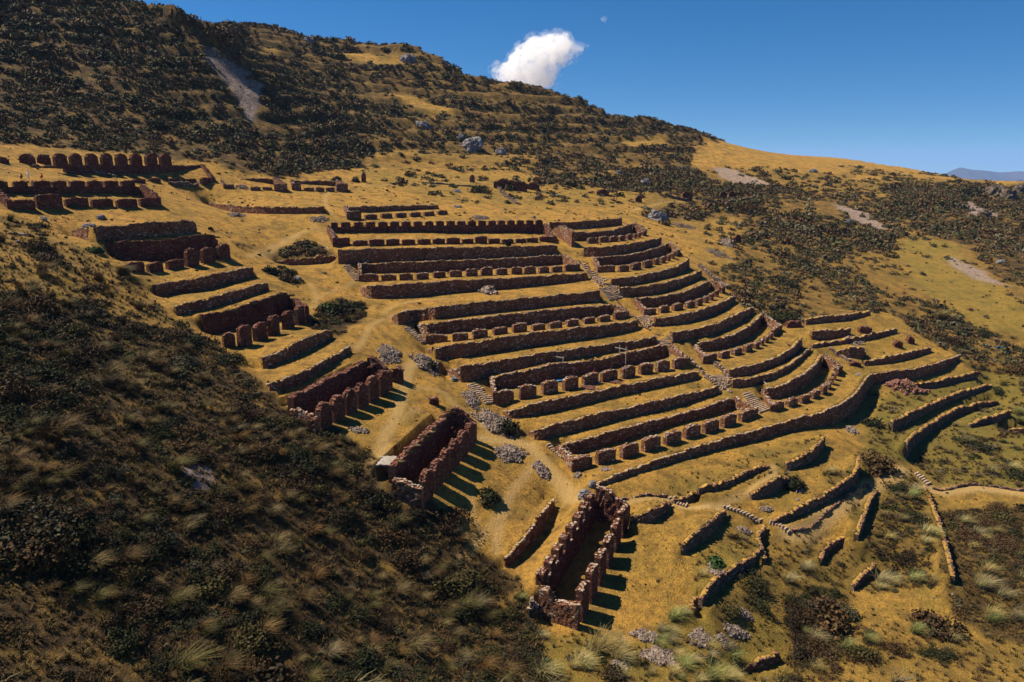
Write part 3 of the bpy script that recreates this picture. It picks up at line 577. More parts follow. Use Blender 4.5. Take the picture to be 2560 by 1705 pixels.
row('5',[(1003,1140,763,668),(1172,1308,725,632),(1340,1467,690,598),(1497,1618,660,573),(1642,1765,625,545),(1775,1903,597,520),(1925,2033,573,492),(2057,2163,545,470),(2183,2285,525,448),(540,645,645,575,'6')],'WE','row of tall square piers under restoration, with broken back wall and gravel heaps')
row('5',[(510,640,315,258),(678,798,300,245),(828,948,278,220),(980,1095,252,205),(1123,1237,237,175),(1267,1370,223,180),(1393,1495,210,165),(1520,1618,192,147),(1643,1737,173,132),(1757,1850,157,117),(1870,1970,138,88)],'WH','row of eleven low stone piers on the middle terrace beside a grassy stair')
row('2',[(605,718,897,840),(745,850,890,843),(878,980,885,838),(1003,1103,878,832),(1127,1225,867,825),(1248,1343,860,815),(1368,1458,855,803),(1478,1570,850,792),(1590,1677,845,798),(1702,1785,842,790),(1798,1885,838,785),(1905,1985,832,787),(2000,2083,825,782),(2095,2190,817,768)],'WK','row of fourteen even stone piers one terrace pair below the long battlemented storehouse')
row('6',[(1270,1365,957,905),(1380,1465,928,873),(1475,1555,900,850),(1560,1628,868,815),(1630,1682,838,775),(1672,1712,800,750),(1700,1730,768,715),(1720,1748,735,685),(1738,1772,700,640)],'RM','lowest curved row of stone piers right of the central stair')
row('6',[(775,870,602,545),(885,965,572,525),(980,1055,550,505),(1065,1132,527,475),(1133,1185,502,458),(1180,1217,480,435),(1213,1252,460,413),(1243,1282,432,390),(1270,1325,402,350)],'RJ','second curved pier row from the bottom, right of the central stair')
row('3',[(1222,1300,1138,1092),(1322,1400,1122,1075),(1420,1502,1105,1058),(1518,1587,1088,1040),(1592,1647,1070,1020),(1650,1692,1050,1003),(1692,1730,1030,980),(1735,1767,1007,955),(1770,1800,980,930)],'RG','third curved pier row from the top, ending at the sloping rubble wall')
row('3',[(887,993,825,778),(1022,1102,822,775),(1115,1195,808,757),(1205,1278,788,740),(1280,1328,768,725),(1330,1375,757,712),(1378,1412,742,695),(1412,1442,725,680),(1438,1458,708,665)],'RD','second curved pier row from the top, right of the central stair')
rb, itb = row('3',[(793,872,612,572),(880,952,605,563),(955,1020,600,563),(1022,1075,593,556),(1080,1127,586,547),(1130,1160,577,543),(1160,1192,570,535),(1193,1225,557,520)],'RB','uppermost curved pier row with one tall lit gable wall at its left',lend=False)
def child_wall(root, pts, name, **k):
    o = wall_obj(pts, name, **k); o.parent = root; o.location = -root.location; return o
# the tall gable of the uppermost right row
A = H('3',700,640); e = WG['RB'][0]; B = np.array((e[0]-4.5, A[1]+10)); Q = []
for k in range(7):
    t = k/6; x = A[0]+(B[0]-A[0])*t; y = A[1]+(B[1]-A[1])*t; Q.append((x, y, float(zat(x, y))-.3, A[2]+3.3+1.5*(1-abs(t-.45)*2)))
child_wall(rb, Q, 'gable_wall', th_=1.0, capden=2)
row('1',[(930,1080,1118,1045),(1090,1220,1122,1050),(1230,1375,1095,1030),(1370,1483,1075,950),(1490,1602,1050,940),(1605,1712,1025,915)],'LB','left block store with three tall round piers and three crumbled ones',lend=False,rend=False,mats=[M_dark,M_capd])
row('4',[(460,572,790,690),(580,702,780,630),(700,815,735,612),(812,905,700,555),(915,1010,650,525),(1005,1088,620,485)],'LE','left block store with five tall round-topped dark red piers in a stepped row',lend=False,mats=[M_dark,M_capd])
# stores standing free: back line surveyed by distance, battlement blocks on the back wall
def store(label, z, piers, bx0, bx1, yfoot, dY, zsill, ztop, mer, mats, ends=(True, True), group='stone storehouse rows', backh=None, fronth=1.0, march=0):
    items = []
    for q in piers:
        P = H(z, (q[0]+q[1])/2., q[2]); h = at_y(S(z,(q[0]+q[1])/2.,0)[0], S(z,0,q[3])[1], P[1])[2]-P[2]; items.append((P, (q[1]-q[0])/ZO[z][2]*P[1]/F/cos(PIT)*.97, max(.4, h*fronth)))
    root = obj('storehouse_ruin', None, label=label, cat='stone ruin', group=group, loc=tuple(items[len(items)//2][0])); kids = []
    p0, p1 = items[0][0], items[-1][0]; d = (p1-p0)[:2]; d = d/np.hypot(*d); nn = np.array((-d[1], d[0]))
    def back_at(x):       # where the bearing x crosses the back line
        r = ray(S(z, x, 0)[0], 600); k = r[0]/r[1]; A = p0[:2]+nn*dY; # (A+d s): X = kY
        s = (k*A[1]-A[0])/(d[0]-k*d[1]); return A+d*s
    Q = []; m = 10
    for k in range(m+1):
        x = bx0+(bx1-bx0)*k/m; X, Y = back_at(x); u = S(z, x, 0)[0]; zs = at_y(u, S(z,0,zsill[0]+(zsill[1]-zsill[0])*k/m)[1], Y)[2]
        Q.append((X, Y, min(float(zat(X-nn[0]*1, Y-nn[1]*1)), zs-1.5)-.1, zs))
    kids.append(wall_obj(Q, 'back_wall', mats=mats, th_=.9, batter=.01, caps=not mer, jit=.05))
    if mer:
        for i, (a, b) in enumerate(mer):
            A = back_at(a); B = back_at(b); c = (A+B)/2; wd = np.hypot(*(B-A))*.9; f = ((a+b)/2-bx0)/(bx1-bx0); u = S(z, (a+b)/2, 0)[0]
            zs = at_y(u, S(z,0,zsill[0]+(zsill[1]-zsill[0])*f)[1], c[1])[2]; zt = at_y(u, S(z,0,ztop[0]+(ztop[1]-ztop[0])*f)[1], c[1])[2]
            kids.append(pier(None, c+nn*.02, d, wd, .85, zt-zs+.15, march if march else (.12 if wd < 3.4 else .04), mats, zs-.15, 'battlement'))
    for i, (P, wd, h) in enumerate(items): kids.append(pier(None, P[:2], d, min(wd, 5), .85, h, .12, mats))
    for i, on in enumerate(ends):
        if not on: continue
        P, wd, h = items[0] if i == 0 else items[-1]; f0 = P[:2]+d*wd*.5*(-1 if i == 0 else 1); e = Q[0] if i == 0 else Q[-1]; E = []
        for k in range(6):
            t = k/5; x = f0[0]+(e[0]-f0[0])*t; y = f0[1]+(e[1]-f0[1])*t; E.append((x, y, float(zat(x, y))-.3, P[2]+h*.95+(e[3]+.3-P[2]-h*.95)*t**.7))
        if i == 1: E = E[::-1]
        kids.append(wall_obj(E, 'end_wall', mats=mats, th_=.8, batter=.01, capden=1.6))
    for k in kids: k.parent = root; k.location = -root.location
    return root
store('long storehouse with about twenty battlement blocks along its dark back wall','2',[(418,515,632,572),(540,645,630,595),(660,770,632,585),(785,880,628,582),(900,995,625,585),(1015,1110,622,583),(1125,1215,618,580),(1228,1325,617,573),(1340,1425,615,580),(1437,1525,615,562),(1535,1620,614,578),(1635,1720,613,583),(1735,1812,610,580),(1815,1900,607,573),(1908,1995,602,563)],
 375,1938,585,7.5,(492,472),(460,443),[(380,435),(452,528),(548,622),(637,710),(725,800),(812,885),(897,970),(985,1055),(1070,1135),(1150,1213),(1228,1292),(1305,1370),(1383,1447),(1460,1520),(1533,1593),(1603,1660),(1672,1730),(1743,1797),(1812,1868),(1880,1935)],[M_dark,M_cap])
store('small low pier row with a smooth back wall, just above the long battlemented storehouse','2',[(512,605,437,375),(625,722,437,400),(745,832,428,395),(853,938,422,390),(957,1043,417,385),(1057,1143,411,381),(1158,1240,400,373)],505,1172,395,7,(346,332),(0,0),None,[M_stone,M_cap],(True,False))
store('dark roofless store with wide battlement blocks at the left edge, below two visitors','1',[(105,260,662,590),(285,465,655,548),(493,655,640,575),(685,838,642,583),(868,1018,645,583),(1035,1165,640,572)],15,1075,600,8,(488,490),(452,447),[(15,130),(165,275),(305,440),(445,555),(572,690),(700,815),(822,930),(945,1050)],[M_dark,M_capd])
store('large dark store at the foot of the left hill with eight tall rounded gables','1',[(975,1085,462,437),(1098,1197,460,429),(1228,1330,458,432),(1355,1460,457,435),(1475,1572,470,425)],560,1530,435,7,(328,335),(246,250),[(490,585),(605,690),(718,805),(828,910),(932,1015),(1040,1120),(1145,1228),(1247,1330)],[M_dark,M_capd],(False,True),march=.3)
store('upper ruin with end wall and low front piers, left of its twin below the shrubs','Z',[(200,250,1240,1210),(375,445,1255,1228),(462,530,1252,1230),(550,622,1262,1205)],195,570,1225,7,(1175,1165),(0,0),None,[M_stone,M_cap])
store('upper ruin with a light-coloured end wall and three low front piers, right twin','Z',[(700,745,1252,1200),(770,840,1258,1233),(855,915,1262,1232),(930,992,1262,1232),(1005,1070,1262,1205)],715,1020,1235,7,(1183,1185),(0,0),None,[M_stone,M_cap])
# three roofless stores nearest the viewer, running away from it
def near_store(label, P0, P1, wid, z0, z1, hb, hp, n, pw, merl, mats, ph0=1.0, endh=(.6, 1.0)):
    P0, P1 = np.array(P0), np.array(P1); d = P1-P0; L = np.hypot(*d); d = d/L; nn = np.array((-d[1], d[0])); kids = []
    root = obj('roofless_store', None, label=label, cat='stone ruin', group='roofless stores nearest the viewer', loc=(float(P0[0]), float(P0[1]), z0)); zf = lambda s: z0+(z1-z0)*s/L
    q = lambda s, o: P0+d*s+nn*o
    sill = hb-(1.3 if merl else .25)
    kids.append(wall_obj([(*q(s, wid), zf(s), zf(s)+sill) for s in np.linspace(0, L, 12)], 'back_wall', mats=mats, th_=.95, step=.35, batter=.02, fine=.8, capden=1.5))
    if merl:
        for k in range(merl):
            s = (k+.5)*L/merl; kids.append(pier(None, q(s, wid+.05), d, L/merl-.75, .9, 1.45, .05, [M_dark, M_cap], zf(s)+sill-.1, 'battlement'))
    for k in range(n):
        s = (k+.5)*L/n; kids.append(pier(None, q(s, 0), d, pw, .8, hp*(ph0 if k == 0 else random.uniform(.95, 1.04)), .28 if not merl else .06, mats, zf(s), 'pier', 2.4))
    for i, s in enumerate((.0, L)):
        E = []; ns = 9
        for k in range(ns):
            t = k/(ns-1); x, y = q(s+(-.05 if i == 0 else .05), wid*t+.1); g = endh[i]; prof = hp*(.8 if i == 0 else .75)*(1-t)+hb*t if i == 0 else hp*.8+(hb*1.08-hp*.8)*min(1, t*1.4)
            if i == 0: prof = (hp*.62+abs(t-.35)*1.2) if merl else hp*.55+t*hb*.30
            if i == 0 and t > .7: prof = hb*.8 if merl else hb*.6
            E.append((x, y, min(zf(s), float(zat(x, y)))-.2, zf(s)+prof))
        if i == 1: E = E[::-1]
        kids.append(wall_obj(E, 'end_wall', mats=mats if i else [M_stone, M_cap], th_=.8, batter=.0, step=.35, fine=.8, capden=2))
    for k in kids: k.parent = root; k.location = -root.location
    return root
near_store('nearest roofless red stone store with square battlement blocks on its back wall', (7.1,65.9), (14.5,82.7), 4.3, -46.2, -44.4, 4.1, 3.35, 6, 2.15, 8, [M_dark, M_cap])
near_store('roofless store with a weedy back wall and a small thatched shelter at its near corner', (-9.7,74.9), (-4.9,92.8), 3.4, -37, -37, 4.1, 3.05, 6, 2.5, 0, [M_dark, M_capd])
near_store('roofless store with round-topped piers casting long shadows, left middle', (-23.0,82.6), (-17.2,98.8), 3.5, -31.5, -31.5, 4.0, 2.95, 6, 2.35, 0, [M_dark, M_capd])
# ------------------------------------------------------------------ stairs
def stair(z, a, b, c, d, n, label, rag=0.0):
    """a,b: upper left/right corner, c,d: lower left/right corner"""
    A, B, C_, D = (H(z, *q) for q in (a, b, c, d)); root = obj('stone_stair', None, label=label, cat='stairs', group='stone stairs between the terraces', loc=tuple(C_))
    n = max(4, int(n*.8))
    for k in range(n):
        t = (k+.5)/n; l = A+(C_-A)*t; r = B+(D-B)*t; m = (l+r)/2; v = r-l; L = np.hypot(v[0], v[1]); an = math.atan2(v[1], v[0]); run = np.hypot(*((C_+D-A-B)/2)[:2])/n
        zz = max(float(zat(m[0], m[1])), min(float(zat(l[0], l[1])), float(zat(r[0], r[1])))); mb = MB(); x = -L/2
        while x < L/2-.2:
            w_ = random.uniform(.4, .9); dy = random.uniform(-rag, rag); px = m[0]+(x+w_/2)*cos(an)-dy*sin(an)-C_[0]; py = m[1]+(x+w_/2)*sin(an)+dy*cos(an)-C_[1]
            mb.box((px, py, float(zat(px+C_[0], py+C_[1]))+.02-C_[2]), (w_, min(.42, run*.5)*random.uniform(.85,1.1), .5), Euler((0, random.uniform(-.04,.04), an)).to_matrix(), 0, .1); x += w_+.03
        if mb.v: obj('step', mb.mesh('step', [M_step]), root)
stair('2',(462,782),(520,768),(552,893),(600,893),14,'narrow stone stair at the left end of the row of fourteen even piers')
stair('5',(318,210),(368,205),(450,320),(500,318),12,'narrow stair left of the row of eleven low piers')
stair('5',(785,630),(845,612),(925,770),(1000,762),14,'broad stair at the left end of the tall piers under restoration')
stair('5',(1365,1065),(1400,1058),(1480,1165),(1520,1160),10,'small stair sunk at the left end of the lowest straight pier row')
stair('3',(735,770),(770,760),(850,880),(900,870),12,'ragged upper flight of the central stair',.15)
stair('3',(830,890),(900,870),(880,940),(950,930),6,'short ragged flight just above the double flight of the central stair',.15)
stair('3',(870,945),(925,938),(950,1035),(1000,1028),11,'left half of the double flight on the central stair')
stair('3',(930,935),(985,930),(1000,1025),(1045,1018),10,'right half of the double flight on the central stair')
stair('3',(1150,1155),(1220,1148),(1235,1240),(1310,1225),9,'flight of the central stair beside the third curved pier row')
stair('3',(1290,1305),(1380,1295),(1330,1360),(1420,1350),7,'short broad flight at the middle of the central stair')
stair('6',(755,715),(890,705),(880,835),(985,790),12,'widest flight of the central stair, above the lowest one')
stair('6',(1045,840),(1105,822),(1175,985),(1255,955),15,'lowest flight of the central stair, ending between two pier rows')
stair('M',(1375,285),(1400,278),(1520,352),(1530,335),9,'small stone steps at the left part of the thin path, lower right')
stair('M',(1775,345),(1800,335),(2060,465),(2080,440),15,'stone steps along the lower-right path where walls meet')
stair('Q',(470,620),(480,600),(620,705),(635,685),9,'stone steps leading down to the stone-edged path')
stair('Q',(1540,250),(1565,240),(1640,340),(1665,330),8,'stone steps dropping to the far-right path')
# low kerb of rubble along the central stair and slopes
def kerb(z, pl, h, wd, label, mats=None, name='rubble_wall'):
    P = [H(z, *q) for q in pl]; Q = [(p[0], p[1], p[2]-.3, p[2]+h) for p in P]; Q = smooth(Q)
    Q = [(q[0], q[1], float(zat(q[0], q[1]))-.3, float(zat(q[0], q[1]))+h*random.uniform(.7,1.1)) for q in Q]
    o = wall_obj(Q, name, mats=mats or [M_grey, M_cap if h > .3 else M_capd], th_=wd, cj=.12, capden=2.6 if h > .3 else 1.5, fine=1 if h > .3 else .7, batter=0); o['label'] = label; o['category'] = 'stone wall'; o['group'] = 'low rubble kerbs and walls'
kerb('3',[(720,745),(800,840),(880,920),(1000,1035)],.18,.3,'low rubble kerb beside the upper flights of the central stair')
kerb('3',[(1010,1045),(1080,1120),(1160,1190),(1250,1260),(1320,1300)],.18,.3,'low rubble kerb at the middle of the central stair')
kerb('6',[(640,585),(720,650),(800,730),(960,830)],.4,.5,'low rubble kerb beside the widest stair flight')
kerb('6',[(835,625),(900,680),(940,725)],.6,.5,'short pale rubble wall on the slope right of the widest stair flight')
kerb('3',[(1600,785),(1680,850),(1750,900),(1810,945)],.7,.8,'rubble wall sloping along the right edge of the upper terraces')
kerb('3',[(1385,620),(1430,660),(1465,700)],.6,.6,'rubble end wall right of the second curved pier row')
kerb('3',[(1120,478),(1170,495),(1215,520)],.6,.6,'rubble end wall right of the uppermost curved pier row')
kerb('3',[(2070,1135),(2110,1165),(2190,1225)],.6,.6,'rubble end wall at the right end of the second lowest curved pier row')
kerb('Y',[(440,370),(500,420),(560,450),(640,500)],.6,.6,'pale rubble line above the low pale-topped wall')
kerb('Z',[(1630,1200),(1850,1215),(2100,1235)],.35,1.2,'line of scattered stones across the upper flat')
kerb('Z',[(2180,1200),(2200,1260),(2300,1340),(2350,1360)],.35,1.2,'band of stones running down the upper flat by the ruined house')
kerb('Q',[(650,682),(760,665),(860,590),(1010,462),(1215,335)],.25,.3,'thin stone edging along the upper side of the curved path')
kerb('Q',[(1680,362),(1770,375),(2000,335),(2353,382)],.25,.3,'thin stone edging along the far-right path')
kerb('M',[(920,298),(1100,288),(1380,280)],.2,.25,'thin straight stone edging right of the nearest store')
kerb('1',[(240,350),(380,352),(560,365),(700,395),(860,425)],.5,.8,'broken rubble line in front of the large dark store')
kerb('1',[(1260,485),(1360,490),(1465,488)],1.0,.8,'low stone wall piece in front of the large dark store')
kerb('3',[(1380,275),(1490,300),(1560,300)],1.2,.8,'ruined stone building corner on the slope right of the flat')
kerb('3',[(1640,300),(1780,315),(1900,305),(2030,275)],.8,.8,'curved low wall under the round ruin on the right slope')
# ------------------------------------------------------------------ ruined stubs (piers standing alone)
def stub(z, x0, x1, yf, yt, label, mats=None, th_=1.2, ang=0.):
    P = H(z, (x0+x1)/2., yf); h = at_y(S(z,(x0+x1)/2.,0)[0], S(z,0,yt)[1], P[1])[2]-P[2]; wd = (x1-x0)/ZO[z][2]*P[1]/F/cos(PIT)
    n = 5; Q = []
    for k in range(n+1):
        s = k/n*2-1; Q.append((P[0]+wd*.5*s, P[1]+ang*s, P[2]-.2, P[2]+h*(1-.35*abs(s)**1.6)*random.uniform(.9,1.05)))
    o = wall_obj(Q, 'wall_stub', mats=mats or [M_dark, M_capd], th_=th_, step=.5, jit=.12, cj=.2, capden=2); o['label'] = label; o['category'] = 'ruined wall'; o['group'] = 'ruined wall stubs on the upper slopes'
stub('1',145,238,325,250,'rounded dark wall stub at the upper left, second from the left edge')
stub('1',275,352,325,252,'rounded dark wall stub at the upper left, between two others')
stub('1',0,42,322,275,'dark wall stub cut by the left edge of the upper row')
stub('1',395,478,328,288,'crumbled low stub just left of the eight rounded gables')
stub('2',1575,1740,215,140,'big broken dark ruin on the upper flat, left piece',None,1.5)
stub('2',1715,1815,230,148,'leaning dark ruin piece at the middle of the broken house')
stub('2',1810,1905,220,163,'low rounded right piece of the broken house on the upper flat')
stub('2',600,630,165,85,'single thin upright pillar on the upper flat',[M_stone,M_cap],.9)
stub('2',1395,1430,165,105,'small pale pillar stub near the foot of the hill',[M_stone,M_cap],.9)
stub('3',1765,1815,280,230,'left of two stubs of the round ruin on the right slope')
stub('3',1830,1880,275,228,'right of two stubs of the round ruin on the right slope')
stub('3',1490,1560,300,225,'jagged dark stone teeth of the ruined corner on the right slope')
stub('3',1145,1190,312,262,'small square stub right of the broken house',None,1.2)
stub('3',860,945,262,215,'dark double stub among bushes right of the broken house')
stub('3',1870,1920,610,548,'pointed reddish stub on the slope right of the terraces')
stub('Y',740,860,215,140,'rounded dark wall stub among rubble on the right block')
stub('Y',1085,1160,355,285,'short reddish stub on the right block above the pale-topped wall')
stub('Y',1215,1280,315,245,'dark upright stub at the far right of the terraces')
stub('Y',30,170,155,90,'squat stone block with plants on top, right end of the curved row')
stub('Y',645,755,535,492,'short separate piece of low wall left of the pale-topped wall',None,.8)
stub('N',820,900,170,60,'small crumbled wall at the path beside the left middle store',None,1.5)
stub('N',1095,1165,335,285,'tiny triangular wall stub on the grass above the thatched-corner store',None,1.0)
stub('X',1260,1350,1200,1040,'rounded pale stone lump below the near corner of the nearest store',[M_grey,M_cap],1.5)
# ------------------------------------------------------------------ rubble heaps
def heap(z, cx, cy, rx, ry, label, hgt=.5, n=260, mat=None, sz=.25, name='rubble_pile', cat='stone heap'):
    C0 = H(z, cx, cy); n = int(n*1.7); X1 = H(z, cx+rx, cy); Y1 = H(z, cx, cy+ry*.8); ax = abs(X1[0]-C0[0]); ay = min(abs(C0[1]-Y1[1])*1.2, ax*1.8); ay = max(ay, ax*.35); mb = MB()
    for k in range(n):
        a = random.uniform(0, 2*pi); r = random.random()**.6*(1+.28*math.sin(a*2+cx)+.18*math.sin(a*5+cy)); x = ax*r*cos(a)*random.uniform(.85,1.1); y = ay*r*sin(a)*random.uniform(.85,1.1)
        top = hgt*ax*(1-r*r)*.8*(1+.35*math.sin(x*2.1+cx)*math.cos(y*1.7+cy)); gz = float(zat(C0[0]+x, C0[1]+y)); s = sz*random.uniform(.45,1.5)
        rock(mb, (x, y, gz-C0[2]+max(top, 0)*random.uniform(.75,1.0)+.03), (s, s*random.uniform(.6,1), s*random.uniform(.5,.9)))
    if hgt > .2:     # solid core
        G = [[(ax*.9*r*cos(a), ay*.9*r*sin(a), float(zat(C0[0]+ax*.9*r*cos(a), C0[1]+ay*.9*r*sin(a)))-C0[2]+hgt*ax*(1-r*r)*.62-.1) for a in np.linspace(0, 2*pi, 17)] for r in (1, .75, .5, .25, .01)]
        mb.grid(G)
    obj(name, mb.mesh(name, [mat or M_rub]), None, label, cat, 'heaps of loose stone', loc=tuple(C0))
heap('N',1580,470,130,80,'large pale stone heap with a bushy right side, above the near path',.42,520)
heap('5',218,400,115,60,'wide flat round heap of pale stones left of the terraces',.28,480)
heap('5',480,470,100,70,'stone heap overgrown with dark bush at the end of a terrace wall',.5,380)
heap('5',820,735,60,65,'narrow stone heap below the broad stair',.3,260)
heap('N',1690,690,110,70,'stone heap beside a dark bush in the middle of the slope',.3,320)
heap('N',1920,810,60,50,'small elongated stone heap beside the near footpath',.3,160)
heap('N',585,520,70,22,'thin scatter of stones in front of the left middle store',.12,110)
heap('2',1530,972,55,16,'rock outcrop with pale boulders at the foot of a terrace wall',.6,120,M_rub,.7)
heap('M',920,72,28,14,'tiny round stone pile on the lowest terrace',.3,60)
heap('M',715,115,30,14,'tiny stone pile beside the lump of earth above the nearest store',.3,60)
heap('M',910,250,60,45,'stone pile behind the far gable of the nearest store',.4,180)
heap('M',1215,1300,75,50,'scatter of stones right below the nearest store',.15,150)
heap('M',1340,1450,110,80,'large grey stone scatter among grass at the bottom',.15,340)
heap('M',1620,1320,90,50,'grey stone scatter below tall grass, bottom right of centre',.15,220)
heap('M',1880,1270,70,50,'round grey stone heap on the lower right grass',.25,220)
heap('M',1925,1130,55,38,'upper small stone heap on the lower right grass',.2,140)
heap('M',1800,1350,50,40,'lower small stone heap on the lower right grass',.2,140)
heap('M',1030,1500,60,60,'stone scatter at the bottom edge left of the grass clumps',.15,160)
heap('M',1730,820,45,70,'pale stones below the single bright green bush',.2,160)
heap('Y',660,1160,52,35,'small pale stone heap beside the shadow of the big curved wall',.3,120)
heap('Q',690,365,40,20,'scattered pale stones on the rough slope, right of the rocky bank',.2,60)
heap('Q',460,510,35,18,'small pale slab pile above the stepped path',.2,40)
heap('Q',295,665,45,20,'flat stones on the small field below the stepped path',.15,50)
heap('1',1130,490,65,28,'dark stone heap below the large dark store',.35,140)
heap('1',1740,700,100,28,'long dark stone heap on the flat below the long dark wall',.3,200)
heap('1',1780,495,50,16,'dark rubble in front of the upper left ruin',.3,90)
heap('2',290,440,60,30,'loose pale stones at the junction of paths left of the battlements',.15,130)
heap('2',1475,425,75,12,'thin row of stones above the long storehouse',.2,260)
heap('3',1500,490,90,12,'crescent of pale stones on the grass right of the upper terraces',.15,120)
heap('3',1750,690,70,28,'grey stone scatter on the slope below the pointed stub',.15,140)
heap('3',1815,620,30,22,'light grey boulders beside the pointed stub',.4,60,M_rub,1.3)
heap('Y',690,300,110,18,'pale boulders spilled between two low walls on the right block',.15,130)
heap('Y',1200,740,150,60,'dark rubble collapse below the big curved wall at the far right',.2,150,M_capd,.5)
heap('5',1680,645,50,22,'small red gravel heap before the piers under restoration',.25,160,M_gravel,.15,'gravel_heap','gravel heap')
heap('5',1868,600,48,22,'larger red gravel heap right of the pallet',.35,200,M_gravel,.15,'gravel_heap','gravel heap')
# big rocks on the slopes
def boulder(z, cx, yf, wpx, hpx, label, mat=None):
    P = H(z, cx, yf); k = P[1]/F/cos(PIT)/ZO[z][2]; w_ = wpx*k; h = hpx*k; mb = MB(); n = 26; G = []; sd0 = cx % 97
    for i in range(17):
        e_ = -.35+(pi/2+.35)*i/16; r = []
        for j in range(n+1):
            a = 2*pi*(j % n)/n; X = cos(a)*cos(e_); Y = sin(a)*cos(e_); Z = sin(e_)
            q = 1+.38*float(fbm(np.array([X*1.3+Z*.9+sd0]), np.array([Y*1.3-Z*1.4]), 77, 4)[0])+.16*float(vnoise(np.array([X*5+Z*3]), np.array([Y*5+Z*4+sd0]), 5)[0])
            q = round(q*9)/9*.5+q*.5; r.append((w_*.52*q*X, w_*.42*q*Y, h*.95*q*(Z if Z < .75 else .75+(Z-.75)*.5)-.1*h))
        G.append(r)
    mb.grid(G); obj('boulder', mb.mesh('boulder', [mat or M_rock]), None, label, 'rock', 'boulders on the slopes', loc=tuple(P))
for a in (('Z',2000,940,150,90,'large grey crag standing on the lower hill slope'),('Z',1640,790,110,50,'dark rock lump up the slope left of the large crag'),('Z',1530,300,110,50,'dark outcrop near the crest of the back hill'),('Z',800,160,70,45,'dark rock on the skyline of the back hill'),('Z',2210,985,80,50,'smaller crag pair right of the large grey crag'),('Z',1915,880,60,40,'narrow rock left of the large grey crag'),
 ('R',2130,410,140,100,'big rocky cliff block at the right edge of the far ridge',M_cliff),('R',2240,440,110,110,'rocky cliff block at the far right skyline',M_cliff),('R',2310,390,90,80,'cliff piece cut by the right edge',M_cliff),('R',2060,550,100,50,'brownish rock face below the cliff',M_cliff),('R',800,235,60,28,'pair of dark rocks on the far grass field'),('R',2180,900,60,25,'pale rounded boulder on the right slope'),('R',1060,610,50,35,'pale boulder in the middle of the right scrub'),
 ('3',1215,180,70,60,'pale angular rock among bushes behind the upper flat'),('3',1020,95,50,25,'pale grey rock up the slope behind the flat'),('3',1310,430,130,80,'rocky bank with dark hollow on the upper right path'),('M',770,275,110,80,'dark earth lump with a hollow behind the nearest store'),('M',830,180,60,45,'dark rock at the left tip of the longest curved wall'),
 ('1',660,780,85,28,'flat grey boulder on the grass of the upper left'),('1',740,725,70,32,'dark low bush-like rock on the upper left grass'),('1',320,735,50,28,'pale rock at the upper left slope edge'),('1',150,842,60,14,'slab of rock on the left slope'),('1',130,900,35,22,'small grey rock on the left slope'),('1',2190,1180,60,35,'rock pile tip at the path between the blocks'),('Q',690,440,28,16,'white boulder on the rough lower right slope'),('Q',1540,610,20,12,'white stone among lower right scrub'),('2',1305,235,45,22,'dark small rock on the upper flat'),('2',1300,345,60,16,'flat dark rock on the upper flat above the battlements'),('2',1870,425,24,20,'pale single stone just above the long storehouse'),('6',1900,695,45,12,'flat pale stones lying on the big lowest terrace')):
    boulder(*a)
# ------------------------------------------------------------------ small man-made things
def frame(z, x0, y0b, y0t, x1, y1b, y1t, bar, label):
    A = H(z, x0, y0b); r = root = obj('pole_frame', None, label=label, cat='wooden frame', group='wooden frames at the restoration', loc=tuple(A))
    zt = at_y(S(z,x0,0)[0], S(z,0,y0t)[1], A[1])[2]; B = at_y(*S(z, x1, y1t), A[1]-1.2); B0 = H(z, x1, y1b) 
    for nm, p, q in (('post', A-np.array((0,0,.2)), (A[0], A[1], zt)), ('post', (B[0], B[1], float(zat(B[0], B[1]))-.2), tuple(B)), ('crossbar', at_y(*S(z, *bar[:2]), A[1]-.1), at_y(*S(z, *bar[2:]), B[1]+.1))):
        mb = MB(); mb.tube(np.array(p)-A, np.array(q)-A, .09); obj(nm, mb.mesh(nm, [M_wood]), r)
frame('5',1447,458,392,1495,545,418,(1418,412,1500,428),'left wooden pole frame standing above the broken back wall')
frame('5',1908,400,333,1958,480,345,(1875,350,1968,366),'right wooden pole frame standing above the broken back wall')
def pole(z, a, b, label, lift=1.6, r=.1):
    A = H(z, *a)+np.array((0,0,.1)); B = H(z, *b); B = B+np.array((0,0,.12)); mb = MB(); mb.tube((0,0,0), B-A, r); obj('wooden_pole', mb.mesh('pole', [M_wood]), None, label, 'pole', 'loose poles', loc=tuple(A))
pole('2',(343,640),(395,722),'pale pole lying down the bank left of the straight terrace wall')
pole('6',(1150,700),(1228,775),'pale pole leaning on the low curved terrace wall')
pole('5',(1040,650),(1085,665),'pole lying inside the corner of the tall pier row')
mb = MB()
for k in range(5): mb.box((0, -.5+k*.25, .12), (1.3,.16,.04), None, 0, 0)
for k in (-.55, 0, .55): mb.box((k, 0, .05), (.1,1.2,.1), None, 0, 0)
P = H('5',1732,608); o = obj('wooden_pallet', mb.mesh('pallet', [M_wood]), None, 'wooden pallet leaning in front of a pier under restoration', 'pallet', loc=tuple(P+np.array((0,0,.3)))); o.rotation_euler = (.7, 0, .3)
def tarp(z, x, y, s, label):
    P = H(z, x, y); G = [[(s*(i/5-.5)*2, s*(j/5-.5)*1.2, .25+.35*fbm(np.array([i*.7+x]), np.array([j*.7]), 5)[0]) for j in range(6)] for i in range(6)]; mb = MB(); mb.grid(G); e = [[(p[0]*1.02, p[1]*1.02, p[2]-.12) for p in r] for r in G]; mb.grid([r[::-1] for r in e])
    obj('blue_tarp', mb.mesh('tarp', [M_blue]), None, label, 'tarpaulin', 'blue tarpaulins', loc=tuple(P))
